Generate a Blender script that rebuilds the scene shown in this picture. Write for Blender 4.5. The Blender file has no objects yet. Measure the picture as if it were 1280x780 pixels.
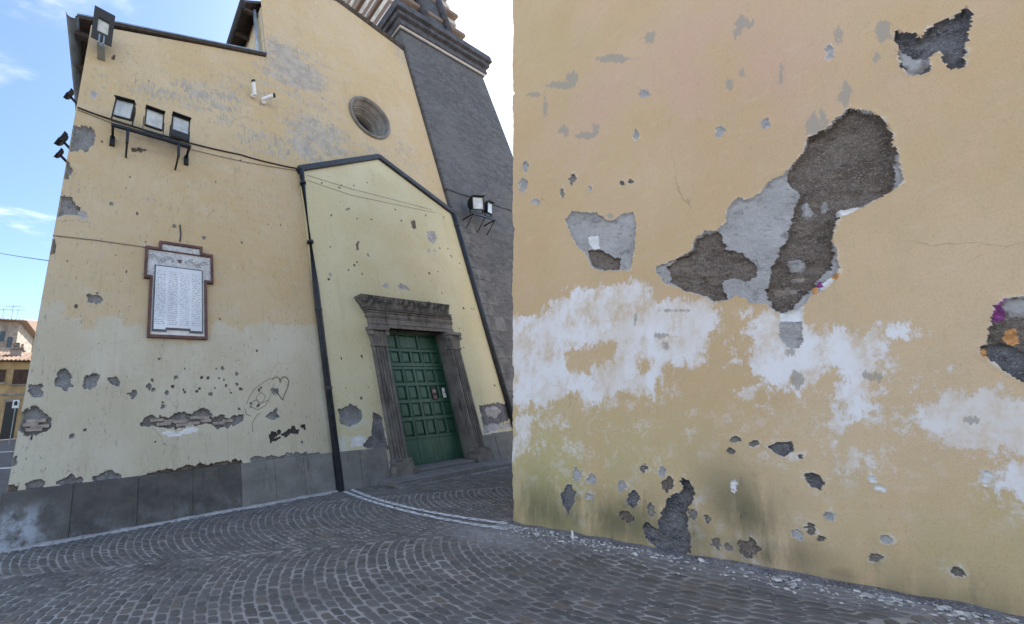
import bpy, bmesh, math, random
import numpy as np
from mathutils import Vector, Matrix
random.seed(7); rng = np.random.default_rng(7)
S = bpy.context.scene
COL = S.collection

# ------------------------------------------------------------------ camera
PPX, PPY, FPX = 317.0, 390.0, 400.0          # principal point / focal length in photo pixels
D, H = 6.0, 1.518                            # facade distance, eye height (m)
def _ray(x, y): return np.array([x-PPX, -(y-PPY), FPX])
_Z = _ray(245., -845.); _Z /= np.linalg.norm(_Z)
_X = _ray(1243., 466.); _X = _X-_Z*_X.dot(_Z); _X /= np.linalg.norm(_X)
_Y = np.cross(_Z, _X)
if _Y[2] < 0: _Y = -_Y
MW = np.stack([_X, _Y, _Z])
cam_d = bpy.data.cameras.new('camera'); cam = bpy.data.objects.new('camera', cam_d); COL.objects.link(cam)
cam_d.sensor_fit = 'HORIZONTAL'; cam_d.sensor_width = 36.0
cam_d.lens = 36.0*FPX/1280.0
cam_d.shift_x = (640.0-PPX)/1280.0; cam_d.shift_y = 0.0
cam_d.clip_start = 0.05; cam_d.clip_end = 3000
r_, u_, f_ = MW[:, 0], MW[:, 1], MW[:, 2]
cam.matrix_world = Matrix(((r_[0], u_[0], -f_[0], 0), (r_[1], u_[1], -f_[1], 0), (r_[2], u_[2], -f_[2], H), (0, 0, 0, 1)))
S.camera = cam

# ------------------------------------------------------------------ sky and sun
SUN_EL = math.radians(50); SUN_AZ = math.radians(66)      # azimuth clockwise from +Y
sdir = Vector((math.sin(SUN_AZ)*math.cos(SUN_EL), math.cos(SUN_AZ)*math.cos(SUN_EL), math.sin(SUN_EL)))
W = bpy.data.worlds.new('World'); S.world = W; W.use_nodes = True
nt = W.node_tree; nt.nodes.clear()
wo = nt.nodes.new('ShaderNodeOutputWorld'); bg = nt.nodes.new('ShaderNodeBackground')
sky = nt.nodes.new('ShaderNodeTexSky'); sky.sky_type = 'NISHITA'; sky.sun_disc = False
sky.sun_elevation = SUN_EL; sky.sun_rotation = SUN_AZ; sky.air_density = 1.0; sky.dust_density = 0.35; sky.ozone_density = 1.4
bg.inputs['Strength'].default_value = 0.12
tc = nt.nodes.new('ShaderNodeTexCoord')
def wmath(op, a, b=None):
    n = nt.nodes.new('ShaderNodeMath'); n.operation = op
    for i, v in enumerate((a, b)):
        if v is None: continue
        if isinstance(v, (int, float)): n.inputs[i].default_value = v
        else: nt.links.new(v, n.inputs[i])
    return n.outputs[0]
sep = nt.nodes.new('ShaderNodeSeparateXYZ'); nt.links.new(tc.outputs['Generated'], sep.inputs[0])
zz = wmath('ADD', wmath('MAXIMUM', sep.outputs[2], 0.0), 0.12)
cmb = nt.nodes.new('ShaderNodeCombineXYZ')
nt.links.new(wmath('DIVIDE', sep.outputs[0], zz), cmb.inputs[0]); nt.links.new(wmath('DIVIDE', sep.outputs[1], zz), cmb.inputs[1])
cn = nt.nodes.new('ShaderNodeTexNoise'); cn.inputs['Scale'].default_value = 0.62; cn.inputs['Detail'].default_value = 9
cn.inputs['Roughness'].default_value = 0.6; cn.inputs['Distortion'].default_value = 0.5
mp = nt.nodes.new('ShaderNodeMapping'); mp.inputs['Location'].default_value = (9, 9, 20); mp.inputs['Scale'].default_value = (1.0, 1.6, 1)
nt.links.new(cmb.outputs[0], mp.inputs[0]); nt.links.new(mp.outputs[0], cn.inputs['Vector'])
cr = nt.nodes.new('ShaderNodeMapRange'); cr.inputs[1].default_value = 0.495; cr.inputs[2].default_value = 0.74; cr.interpolation_type = 'SMOOTHSTEP'
nt.links.new(cn.outputs['Fac'], cr.inputs[0])
cmix = nt.nodes.new('ShaderNodeMix'); cmix.data_type = 'RGBA'
nt.links.new(cr.outputs[0], cmix.inputs[0]); nt.links.new(sky.outputs[0], cmix.inputs[6]); cmix.inputs[7].default_value = (15.0, 13.4, 11.4, 1)
nt.links.new(cmix.outputs[2], bg.inputs[0]); nt.links.new(bg.outputs[0], wo.inputs[0])
sl = bpy.data.lights.new('sun', 'SUN'); sl.energy = 4.0; sl.angle = math.radians(0.5); sl.color = (1, 0.95, 0.86)
so = bpy.data.objects.new('sun', sl); COL.objects.link(so); so.location = (20, 12, 40)
so.rotation_euler = (-sdir).to_track_quat('-Z', 'Y').to_euler()
S.view_settings.view_transform = 'Standard'; S.view_settings.look = 'None'; S.view_settings.gamma = 1
S.view_settings.exposure = 1.6; S.view_settings.use_curve_mapping = False

# ------------------------------------------------------------------ helpers
def PF(x, y, Y=D):
    """photo pixel -> (X,Z) on the plane Y"""
    w = MW@_ray(x, y); w = w/w[1]*Y
    return (w[0], w[2]+H)
def PG(x, y, z=0.0):
    w = MW@_ray(x, y); t = (z-H)/w[2]
    return (w[0]*t, w[1]*t)
def link(o, parent=None):
    COL.objects.link(o)
    if parent is not None: o.parent = parent
    return o
def tag(o, label=None, cat=None, group=None, kind=None):
    if label: o['label'] = label
    if cat: o['category'] = cat
    if group: o['group'] = group
    if kind: o['kind'] = kind
    return o
def empty(name, loc=(0, 0, 0), rot=(0, 0, 0)):
    o = bpy.data.objects.new(name, None); o.location = loc; o.rotation_euler = rot; o.empty_display_size = 0.2
    return link(o)
class MB:
    def __init__(s): s.v = []; s.f = []
    def add(s, vs, fs):
        b = len(s.v); s.v += [tuple(p) for p in vs]; s.f += [tuple(i+b for i in f) for f in fs]; return s
    def box(s, x0, x1, y0, y1, z0, z1):
        return s.add([(x0,y0,z0),(x1,y0,z0),(x1,y1,z0),(x0,y1,z0),(x0,y0,z1),(x1,y0,z1),(x1,y1,z1),(x0,y1,z1)],
                     [(0,3,2,1),(4,5,6,7),(0,1,5,4),(1,2,6,5),(2,3,7,6),(3,0,4,7)])
    def prism(s, poly, axis, a, b):
        """poly: 2-D points; axis 'x','y','z' is extrusion axis"""
        def P(p, t):
            return {'x': (t, p[0], p[1]), 'y': (p[0], t, p[1]), 'z': (p[0], p[1], t)}[axis]
        n = len(poly)
        return s.add([P(p, a) for p in poly]+[P(p, b) for p in poly],
                     [tuple(range(n))[::-1], tuple(range(n, 2*n))]+[(i, (i+1) % n, n+(i+1) % n, n+i) for i in range(n)])
    def tube(s, pts, r, n=8, cap=True):
        pts = [Vector(p) for p in pts]; rings = []
        up = Vector((0, 0, 1))
        for i, p in enumerate(pts):
            t = (pts[min(i+1, len(pts)-1)]-pts[max(i-1, 0)]).normalized()
            a = t.cross(up)
            if a.length < 1e-3: a = t.cross(Vector((1, 0, 0)))
            a.normalize(); b = a.cross(t)
            rr = r[i] if isinstance(r, (list, tuple)) else r
            rings.append([p+a*math.cos(2*math.pi*k/n)*rr+b*math.sin(2*math.pi*k/n)*rr for k in range(n)])
        vs = [q for R in rings for q in R]; fs = []
        for i in range(len(rings)-1):
            for k in range(n): fs.append((i*n+k, i*n+(k+1) % n, (i+1)*n+(k+1) % n, (i+1)*n+k))
        if cap: fs += [tuple(range(n))[::-1], tuple(range((len(rings)-1)*n, len(rings)*n))]
        return s.add(vs, fs)
    def build(s, name, mat, parent=None, bevel=0, smooth=False, seg=1, mw=None, rough=0, sub=0):
        me = bpy.data.meshes.new(name); me.from_pydata(s.v, [], s.f)
        bm = bmesh.new(); bm.from_mesh(me)
        bmesh.ops.recalc_face_normals(bm, faces=bm.faces)
        if sub: bmesh.ops.subdivide_edges(bm, edges=bm.edges[:], cuts=sub, use_grid_fill=True)
        if rough:
            for v in bm.verts:
                v.co += Vector((random.uniform(-1, 1), random.uniform(-1, 1), random.uniform(-1, 1)))*rough
        if bevel:
            es = [e for e in bm.edges if len(e.link_faces) == 2 and e.calc_face_angle(0) > 0.5]
            bmesh.ops.bevel(bm, geom=es, offset=bevel, segments=seg, affect='EDGES', clamp_overlap=True)
        if mw is not None: bm.transform(mw)
        bm.to_mesh(me); bm.free()
        if smooth: me.polygons.foreach_set('use_smooth', [True]*len(me.polygons))
        if mat: me.materials.append(mat)
        return link(bpy.data.objects.new(name, me), parent)
def lathe(name, prof, mat, parent, n=48, mw=None, smooth=True):
    """prof list of (r, t): revolve about local Y (t along Y)"""
    vs = []; fs = []; m = len(prof)
    for k in range(n):
        a = 2*math.pi*k/n
        vs += [(r*math.cos(a), t, r*math.sin(a)) for r, t in prof]
    for k in range(n):
        for i in range(m-1): fs.append((k*m+i, k*m+i+1, ((k+1) % n)*m+i+1, ((k+1) % n)*m+i))
    mb = MB(); mb.add(vs, fs); return mb.build(name, mat, parent, mw=mw, smooth=smooth)
def hsh(ix, iy, seed):
    h = (ix.astype(np.int64)*374761393+iy.astype(np.int64)*668265263+seed*1442695041) & 0xffffffff
    h = ((h ^ (h >> 13))*1274126177) & 0xffffffff
    return ((h ^ (h >> 16)) & 0xffff)/65535.0
def vnoise(x, y, seed=0):
    ix = np.floor(x); iy = np.floor(y); fx = x-ix; fy = y-iy
    fx = fx*fx*(3-2*fx); fy = fy*fy*(3-2*fy)
    a = hsh(ix, iy, seed); b = hsh(ix+1, iy, seed); c = hsh(ix, iy+1, seed); d = hsh(ix+1, iy+1, seed)
    return (a*(1-fx)+b*fx)*(1-fy)+(c*(1-fx)+d*fx)*fy
def fbm(x, y, seed=0, o=4):
    t = 0; a = 0.5; s = 0
    for i in range(o):
        t = t+a*(vnoise(x, y, seed+i*17)-0.5); s += a; a *= 0.55; x = x*2.03+5.1; y = y*2.03+1.7
    return t/s*2
def sdpoly(px, py, poly):
    """signed distance, negative inside"""
    d2 = np.full(px.shape, 1e9); ins = np.zeros(px.shape, bool); n = len(poly)
    for i in range(n):
        x0, y0 = poly[i]; x1, y1 = poly[(i+1) % n]
        ex, ey = x1-x0, y1-y0; L = ex*ex+ey*ey+1e-12
        t = np.clip(((px-x0)*ex+(py-y0)*ey)/L, 0, 1)
        d2 = np.minimum(d2, (px-x0-t*ex)**2+(py-y0-t*ey)**2)
        c = (y0 > py) != (y1 > py)
        ins ^= c & (px < (x1-x0)*(py-y0)/((y1-y0)+1e-12)+x0)
    d = np.sqrt(d2); return np.where(ins, -d, d)
def blob(cx, cy, rx, ry, n=12, j=.25, seed=0):
    r = random.Random(seed*7919+int(cx*13+cy*31))
    return [(cx+rx*math.cos(2*math.pi*k/n)*(1+r.uniform(-j, j)), cy+ry*math.sin(2*math.pi*k/n)*(1+r.uniform(-j, j))) for k in range(n)]
def grid_mesh(name, V, quads, mat, parent, attrs=None, smooth=True):
    used = np.unique(quads); remap = np.full(len(V), -1, np.int64); remap[used] = np.arange(len(used))
    Q = remap[quads].astype(np.int32); me = bpy.data.meshes.new(name)
    me.vertices.add(len(used)); me.vertices.foreach_set('co', V[used].astype(np.float32).ravel())
    me.loops.add(Q.size); me.loops.foreach_set('vertex_index', Q.ravel())
    me.polygons.add(len(Q)); me.polygons.foreach_set('loop_start', np.arange(0, Q.size, 4, dtype=np.int32))
    if smooth: me.polygons.foreach_set('use_smooth', np.ones(len(Q), bool))
    me.update(calc_edges=True)
    for k, a in (attrs or {}).items():
        at = me.attributes.new(k, 'FLOAT', 'POINT'); at.data.foreach_set('value', a.ravel()[used].astype(np.float32))
    me.materials.append(mat)
    return link(bpy.data.objects.new(name, me), parent)
def sheet(name, parent, us, ts, vrange, world, patches, attrs, mat, cut=None, relief=.003, edge=.012):
    """plaster skin as a relief; patches = dict(poly, depth, mat, name, rough, wob)"""
    U = np.repeat(us[:, None], len(ts), 1); lo, hi = vrange(us)
    V = lo[:, None]+ts[None, :]*(hi-lo)[:, None]
    dep = relief*fbm(U*1.3, V*1.3, 3)+relief*.35*fbm(U*9, V*9, 4)
    pid = np.full(U.shape, -1, np.int32); rim = np.zeros(U.shape)
    for k, p in enumerate(patches):
        P = p['poly']; xs = [q[0] for q in P]; ys = [q[1] for q in P]; m = .12
        i0, i1 = np.searchsorted(us, [min(xs)-m, max(xs)+m])
        if i1-i0 < 2: continue
        sub = (slice(i0, i1), slice(None)); vv = V[sub]
        j = np.where((vv.max(0) > min(ys)-m) & (vv.min(0) < max(ys)+m))[0]
        if len(j) < 2: continue
        sub = (slice(i0, i1), slice(j[0], j[-1]+1))
        u, v = U[sub], V[sub]
        w = p.get('wob', .02)
        sd = sdpoly(u, v, P)+w*fbm(u/(w*2.2), v/(w*2.2), k+11, 3)+.4*w*fbm(u/(w*.7), v/(w*.7), k+31, 2)
        mk = np.clip(.5-sd/edge, 0, 1)
        ro = p.get('rough', .006)
        dep[sub] = dep[sub]+mk*(p['depth']+ro*fbm(u*26, v*26, k+50, 4)+ro*1.2*fbm(u*7, v*7, k+70, 2))+mk*np.clip(-sd/.07, 0, 1)*p['depth']*.2
        lip = np.exp(-(sd/(.018))**2)*(sd > 0)            # lifted plaster lip
        dep[sub] -= lip*p.get('lip', .002)
        q = pid[sub]; q[sd < 0] = k; pid[sub] = q
        rim[sub] = np.maximum(rim[sub], np.exp(-(np.maximum(sd, 0)/p.get('rimw', .016))**2)*(sd > -.006))
    X = world(U, V, dep).reshape(-1, 3)
    nu, nv = U.shape; I = np.arange(nu*nv).reshape(nu, nv)
    Q = np.stack([I[:-1, :-1], I[1:, :-1], I[1:, 1:], I[:-1, 1:]], -1).reshape(-1, 4)
    cu = (.25*(U[:-1, :-1]+U[1:, :-1]+U[1:, 1:]+U[:-1, 1:])).ravel(); cv = (.25*(V[:-1, :-1]+V[1:, :-1]+V[1:, 1:]+V[:-1, 1:])).ravel()
    ids = np.stack([pid[:-1, :-1], pid[1:, :-1], pid[1:, 1:], pid[:-1, 1:]], -1).reshape(-1, 4).max(1)
    keep = np.ones(len(Q), bool)
    if cut is not None: keep &= ~cut(cu, cv)
    A = {k: f(U, V) for k, f in attrs.items()}; A['rim'] = rim
    main = grid_mesh(name, X, Q[keep & (ids < 0)], mat, parent, A)
    tiny = {}
    for k, p in enumerate(patches):
        sel = keep & (ids == k)
        if sel.sum() == 0: continue
        if p.get('tiny'): tiny.setdefault(p['mat'], []).append(Q[sel]); continue
        grid_mesh(p.get('name', 'exposed_mortar'), X, Q[sel], p['mat'], parent, A)
    for m, qs in tiny.items(): grid_mesh('plaster_pits', X, np.concatenate(qs), m, parent, A)['kind'] = 'stuff'
    return main

# ------------------------------------------------------------------ materials
class NT:
    def __init__(s, name):
        s.m = bpy.data.materials.new(name); s.m.use_nodes = True; s.t = s.m.node_tree; s.t.nodes.clear()
        s.o = s.t.nodes.new('ShaderNodeOutputMaterial'); s.b = s.t.nodes.new('ShaderNodeBsdfPrincipled'); s.t.links.new(s.b.outputs[0], s.o.inputs[0])
        s.pos = s.t.nodes.new('ShaderNodeNewGeometry').outputs['Position']
        s.b.inputs['Specular IOR Level'].default_value = .25
    def put(s, sock, v):
        if isinstance(v, (int, float)): sock.default_value = v
        elif isinstance(v, tuple): sock.default_value = v if len(v) == 4 or sock.type == 'VECTOR' else (*v, 1)
        else: s.t.links.new(v, sock)
    def n(s, typ, **k):
        x = s.t.nodes.new('ShaderNode'+typ)
        for a, v in k.items(): setattr(x, a, v)
        return x
    def vec(s, scale=(1, 1, 1), loc=(0, 0, 0), src=None):
        x = s.n('Mapping'); s.put(x.inputs['Vector'], src or s.pos); x.inputs['Scale'].default_value = scale; x.inputs['Location'].default_value = loc
        return x.outputs[0]
    def noise(s, sc, det=4, ro=.55, vec=None, dist=0):
        x = s.n('TexNoise'); s.put(x.inputs['Vector'], vec or s.pos); x.inputs['Scale'].default_value = sc; x.inputs['Detail'].default_value = det
        x.inputs['Roughness'].default_value = ro; x.inputs['Distortion'].default_value = dist; return x.outputs['Fac']
    def vor(s, sc, vec=None, feat='F1', out='Distance', rnd=1):
        x = s.n('TexVoronoi', feature=feat); s.put(x.inputs['Vector'], vec or s.pos); x.inputs['Scale'].default_value = sc; x.inputs['Randomness'].default_value = rnd
        return x.outputs[out]
    def warp(s, amt, sc=2.6):
        x = s.n('TexNoise'); s.put(x.inputs['Vector'], s.pos); x.inputs['Scale'].default_value = sc; x.inputs['Detail'].default_value = 5
        m = s.n('VectorMath', operation='SCALE'); s.put(m.inputs[0], x.outputs['Color']); m.inputs['Scale'].default_value = amt
        a = s.n('VectorMath', operation='ADD'); s.put(a.inputs[0], s.pos); s.put(a.inputs[1], m.outputs[0]); return a.outputs[0]
    def ma(s, op, a, b=0., c=None):
        x = s.n('Math', operation=op); s.put(x.inputs[0], a); s.put(x.inputs[1], b)
        if c is not None: s.put(x.inputs[2], c)
        return x.outputs[0]
    def ramp(s, v, a, b, lo=0., hi=1.):
        x = s.n('MapRange', interpolation_type='SMOOTHSTEP'); s.put(x.inputs[0], v); x.inputs[1].default_value = a; x.inputs[2].default_value = b
        x.inputs[3].default_value = lo; x.inputs[4].default_value = hi; return x.outputs[0]
    def mix(s, f, a, b, mode='MIX'):
        x = s.n('Mix', data_type='RGBA', blend_type=mode); s.put(x.inputs[0], f); s.put(x.inputs[6], a); s.put(x.inputs[7], b); return x.outputs[2]
    def attr(s, name):
        x = s.n('Attribute'); x.attribute_name = name; return x.outputs['Fac']
    def sepz(s):
        x = s.n('SeparateXYZ'); s.put(x.inputs[0], s.pos); return x.outputs
    def rnd(s):
        return s.n('ObjectInfo').outputs['Random']
    def bump(s, h, st=.4, d=.01):
        x = s.n('Bump'); s.put(x.inputs['Height'], h); x.inputs['Strength'].default_value = st; x.inputs['Distance'].default_value = d
        s.t.links.new(x.outputs[0], s.b.inputs['Normal'])
    def grain(s, c, sc=90., amt=.5, tr=None):
        g = s.noise(sc, 4, .7); c = s.mix(s.ramp(g, .45, .75, 0, amt), c, s.mix(1., c, (.62, .60, .57), 'MULTIPLY'))
        g2 = s.noise(sc*.22, 6, .75, tr); c = s.mix(s.ramp(g2, .5, .72, 0, amt*.9), c, s.mix(1., c, (.80, .78, .74), 'MULTIPLY'))
        g3 = s.noise(sc*.11, 6, .72); return s.mix(s.ramp(g3, .55, .75, 0, amt*.8), c, s.mix(.35, c, (.78, .70, .58)))
    def rimmix(s, c, pale=(.66, .61, .56), amt=.9, sc=24):
        return s.mix(s.ma('MULTIPLY', s.ramp(s.ma('ADD', s.attr('rim'), s.ma('MULTIPLY', s.ma('SUBTRACT', s.noise(sc, 5, .7), .5), 3.2)), .55, .95), amt), c, pale)
    def fin(s, col, rough=.9, metal=0, spec=None):
        s.put(s.b.inputs['Base Color'], col); s.put(s.b.inputs['Roughness'], rough); s.b.inputs['Metallic'].default_value = metal
        if spec is not None: s.b.inputs['Specular IOR Level'].default_value = spec
        return s.m
def simple(name, c, rough=.7, metal=0, var=.25, sc=6, bump=.15, spec=.3):
    t = NT(name); f = t.noise(sc, 5, .6)
    col = t.mix(t.ramp(f, .3, .7), tuple(x*(1-var) for x in c), tuple(min(1, x*(1+var)) for x in c))
    if bump: t.bump(t.noise(sc*9, 4), bump, .004)
    return t.fin(col, rough, metal, spec)
M = {}
def mat_facade():
    t = NT('ochre plaster'); big = t.noise(.55, 5, .6); mid = t.noise(3.2, 5, .6); st = t.noise(1.6, 5, .6, t.vec((3, 3, .35)))
    hz = t.noise(2.2, 4, .6, t.vec((.35, 1, 2.6)))
    c = t.mix(t.ramp(big, .35, .68), (.525, .39, .225), (.555, .435, .285))
    c = t.mix(t.ramp(hz, .5, .75, 0, .55), c, (.53, .44, .32))
    c = t.mix(t.ramp(mid, .52, .75, 0, .5), c, (.58, .49, .36))
    cream = t.ma('ADD', t.attr('cream'), t.ma('MULTIPLY', t.ma('SUBTRACT', t.noise(4, 6, .7), .5), .7))
    cc = t.mix(t.ramp(t.noise(1.1, 5, .6), .35, .7), (.515, .45, .335), (.575, .52, .415))
    cc = t.mix(t.ramp(t.noise(4, 5, .7, t.vec((1, 1, .5))), .55, .75, 0, .5), cc, (.63, .61, .55))
    c = t.mix(t.ramp(cream, -.05, .05), c, cc)
    c = t.grain(c, 70, .45, t.vec((1.3, 1, .6)))
    c = t.mix(t.ma('MULTIPLY', t.ramp(t.noise(5, 5, .7, t.vec((3, 3, .12))), .54, .72), t.ramp(t.noise(.7, 3), .4, .6, 0, .45)), c, (.34, .28, .20))
    c = t.mix(t.ramp(st, .55, .8, 0, .35), c, (.36, .30, .23))
    # flaked paint: grey undercoat, torn into short vertical flakes
    fl = t.noise(8, 8, .74, t.vec((1.6, 1, .6))); lg = t.noise(2.3, 4, .6, t.vec((.45, 1, 1.7)))
    pe = t.ma('ADD', t.ma('ADD', t.ma('MULTIPLY', t.attr('peel'), .46), t.ma('MULTIPLY', fl, 2.0)), t.ma('MULTIPLY', lg, .8))
    pm = t.ramp(pe, 1.665, 1.70)
    c = t.mix(t.ma('MULTIPLY', pm, .85), c, t.mix(t.ramp(t.noise(3, 4), .35, .65), (.31, .285, .26), (.42, .385, .345)))
    fk = t.ma('MULTIPLY', t.ramp(t.noise(11, 6, .75, t.vec((1.8, 1, .55))), .585, .61), t.ramp(t.noise(1.3, 4, .6), .40, .55)); c = t.mix(t.ma('MULTIPLY', fk, .7), c, (.25, .22, .19))
    # pin holes and chips
    v = t.vor(2.6, t.vec((1, 1, .8))); sel = t.noise(.8, 3); sp = t.ma('ADD', v, t.ma('MULTIPLY', t.noise(30, 3), .05))
    pit = t.ma('MULTIPLY', t.ramp(sp, .085, .06), t.ramp(sel, .45, .55))
    v2 = t.vor(7.5); pit2 = t.ma('MULTIPLY', t.ramp(t.ma('ADD', v2, t.ma('MULTIPLY', t.noise(50, 3), .12)), .17, .13), t.ramp(t.noise(1.7, 3), .47, .56))
    c = t.mix(t.ma('MAXIMUM', pit, t.ma('MULTIPLY', pit2, .7)), c, (.15, .13, .115))
    # fine cracks
    e = t.vor(.9, t.warp(.35), 'DISTANCE_TO_EDGE')
    cr = t.ma('MULTIPLY', t.ramp(t.ma('ADD', e, t.ma('MULTIPLY', t.noise(6, 4), .02)), .0165, .011), t.ramp(t.noise(.9, 2, .5, t.vec((1, 1, 1), (4, 2, 9))), .55, .65))
    c = t.mix(t.ma('MULTIPLY', cr, .6), c, (.2, .16, .12))
    c = t.rimmix(c, (.52, .47, .40), .7)
    hgt = t.ma('SUBTRACT', t.ma('ADD', t.ma('MULTIPLY', t.noise(14, 6, .65), .5), t.ma('MULTIPLY', t.noise(60, 4), .16)), t.ma('ADD', t.ma('MULTIPLY', pm, .35), t.ma('MULTIPLY', pit, .8)))
    t.bump(hgt, .5, .012); return t.fin(c, .95, spec=.12)
def mat_porch():
    t = NT('pale yellow plaster'); c = t.mix(t.ramp(t.noise(.7, 5, .6), .35, .68), (.585, .51, .32), (.635, .57, .385))
    c = t.mix(t.ramp(t.noise(1.5, 5, .6, t.vec((3, 3, .3))), .55, .8, 0, .4), c, (.46, .40, .25))
    c = t.grain(c, 70, .4, t.vec((1.3, 1, .6))); fk = t.ma('MULTIPLY', t.ramp(t.noise(12, 6, .75, t.vec((1.5, 1, .7))), .60, .625), t.ramp(t.noise(1.3, 4, .6), .40, .55)); c = t.mix(t.ma('MULTIPLY', fk, .75), c, (.25, .23, .19)); fl = t.noise(8, 6, .7); pe = t.ma('ADD', t.ma('MULTIPLY', t.attr('peel'), .42), t.ma('ADD', t.ma('MULTIPLY', fl, .7), t.ma('MULTIPLY', t.noise(1.6, 3), .3)))
    pm = t.ramp(pe, .83, .86); c = t.mix(t.ma('MULTIPLY', pm, .8), c, (.36, .345, .33))
    v = t.vor(3.3); pit = t.ma('MULTIPLY', t.ramp(t.ma('ADD', v, t.ma('MULTIPLY', t.noise(26, 3), .07)), .10, .075), t.ramp(t.noise(.9, 3), .42, .5))
    v2 = t.vor(8); pit2 = t.ma('MULTIPLY', t.ramp(t.ma('ADD', v2, t.ma('MULTIPLY', t.noise(50, 3), .12)), .16, .11), t.ramp(t.noise(1.7, 3), .52, .6))
    c = t.mix(t.ma('MAXIMUM', pit, pit2), c, (.17, .15, .12))
    c = t.rimmix(c, (.56, .52, .45), .7); z = t.sepz()[2]; c = t.mix(t.ma('MULTIPLY', t.ramp(z, 1.9, .7), t.ramp(t.noise(2.5, 5, .65), .5, .62)), c, (.60, .58, .52))
    t.bump(t.ma('SUBTRACT', t.ma('MULTIPLY', t.noise(14, 6, .65), .5), t.ma('ADD', t.ma('MULTIPLY', pm, .3), t.ma('MULTIPLY', pit, .8))), .5, .012)
    return t.fin(c, .95, spec=.12)
def mat_near():
    t = NT('ochre house plaster'); cb = t.n('CombineXYZ'); t.put(cb.inputs[0], t.attr('su')); t.put(cb.inputs[1], .5); t.put(cb.inputs[2], t.ma('MULTIPLY', t.sepz()[2], .62)); t.pos = cb.outputs[0]
    c = t.mix(t.ramp(t.noise(.8, 5, .6), .35, .68), (.595, .41, .235), (.64, .465, .295))
    c = t.mix(t.ramp(t.noise(2.6, 4, .6), .5, .72, 0, .5), c, (.64, .445, .305))
    c = t.mix(t.ramp(t.noise(5.5, 6, .7), .42, .7, 0, .35), c, (.53, .41, .26))
    c = t.mix(t.ma('MULTIPLY', t.attr('pink'), t.ramp(t.noise(1.6, 5, .6), .3, .62)), c, (.61, .385, .30))
    c = t.mix(t.ma('MULTIPLY', t.attr('olive'), t.ramp(t.noise(1.3, 4, .6, t.vec((1.5, 1.5, .6))), .25, .6)), c, (.50, .425, .215))
    c = t.grain(c, 110, .42, t.vec((1.4, 1, .8)))
    c = t.mix(t.ramp(t.noise(8, 6, .72, t.vec((.5, 1, 1.8))), .55, .7, 0, .3), c, (.66, .54, .40))
    # white skim
    w = t.ma('ADD', t.attr('white'), t.ma('ADD', t.ma('MULTIPLY', t.ma('SUBTRACT', t.noise(14, 7, .78, t.vec((1, 1, .7))), .5), .55), t.ma('MULTIPLY', t.ma('SUBTRACT', t.noise(4.5, 4), .5), .42)))
    wm = t.ma('MULTIPLY', t.ramp(w, -.03, .035), t.ramp(t.noise(6, 7, .75, t.vec((1, 1, .7))), .34, .56, .22, .95))
    wc = t.mix(t.ramp(t.noise(2.4, 6, .65), .40, .66), (.79, .755, .77), (.70, .62, .56))
    wc = t.mix(t.ramp(t.noise(4.5, 5, .65, t.vec((1.3, 1.3, .7))), .52, .72, 0, .7), wc, (.74, .69, .675))
    c = t.mix(wm, c, wc)
    # lime bloom scattered below the skim
    bl = t.ma('MULTIPLY', t.attr('bloom'), t.ramp(t.noise(9, 8, .8), .50, .62)); c = t.mix(t.ma('MULTIPLY', bl, .8), c, (.74, .71, .71))
    # grey scuffs where paint is worn off
    g = t.ma('ADD', t.attr('scuff'), t.ma('MULTIPLY', t.ma('SUBTRACT', t.noise(22, 6, .75, t.vec((1.5, 1.5, .5))), .5), .16)); c = t.mix(t.ma('MULTIPLY', t.ramp(g, -.004, .006), .8), c, (.36, .32, .275))
    c = t.rimmix(c, (.66, .59, .52), .6, 18)
    # damp growth near the ground
    d = t.ma('MULTIPLY', t.attr('damp'), t.ramp(t.noise(2.6, 6, .66, t.vec((1.5, 1.5, .45))), .27, .54)); c = t.mix(t.ma('MULTIPLY', d, .85), c, (.125, .115, .07))
    d2 = t.ma('MULTIPLY', t.attr('damp'), t.ramp(t.noise(13, 5, .7, t.vec((1, 1, .5))), .56, .7)); c = t.mix(t.ma('MULTIPLY', d2, .6), c, (.10, .09, .07))
    e = t.vor(1.5, t.warp(.22), 'DISTANCE_TO_EDGE')
    cr = t.ma('MULTIPLY', t.ramp(t.ma('ADD', e, t.ma('MULTIPLY', t.noise(7, 5, .7), .03)), .0195, .0155), t.ramp(t.noise(1.1, 2, .5, t.vec((1, 1, 1), (4, 2, 9))), .56, .68))
    c = t.mix(t.ma('MULTIPLY', cr, .35), c, (.22, .17, .12))
    t.bump(t.ma('ADD', t.ma('MULTIPLY', wm, -.25), t.ma('ADD', t.ma('ADD', t.ma('MULTIPLY', t.noise(17, 6, .7), .5), t.ma('MULTIPLY', t.noise(4, 4, .6, t.vec((.6, 1, 2))), .8)), t.ma('MULTIPLY', t.noise(110, 3), .16))), .55, .012)
    return t.fin(c, .93, spec=.15)
def mat_mortar(name, a, b, agg=.5, sc=1.):
    t = NT(name); c = t.mix(t.ramp(t.noise(5*sc, 6, .65), .3, .7), a, b)
    c = t.mix(t.ramp(t.noise(14*sc, 5, .7), .52, .68, 0, .65), c, tuple(x*.35 for x in a))
    v = t.vor(150*sc, None, 'F1', 'Color'); s = t.n('SeparateColor'); t.put(s.inputs[0], v)
    c = t.mix(t.ramp(s.outputs[0], .75, .95, 0, agg), c, tuple(min(1, x*1.9) for x in b))
    c = t.mix(t.ramp(s.outputs[1], .8, .95, 0, agg), c, tuple(x*.35 for x in a))
    t.bump(t.ma('ADD', t.noise(24*sc, 7, .75), t.ma('MULTIPLY', t.vor(130*sc), .3)), .6, .014); return t.fin(c, .97, spec=.1)
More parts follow.
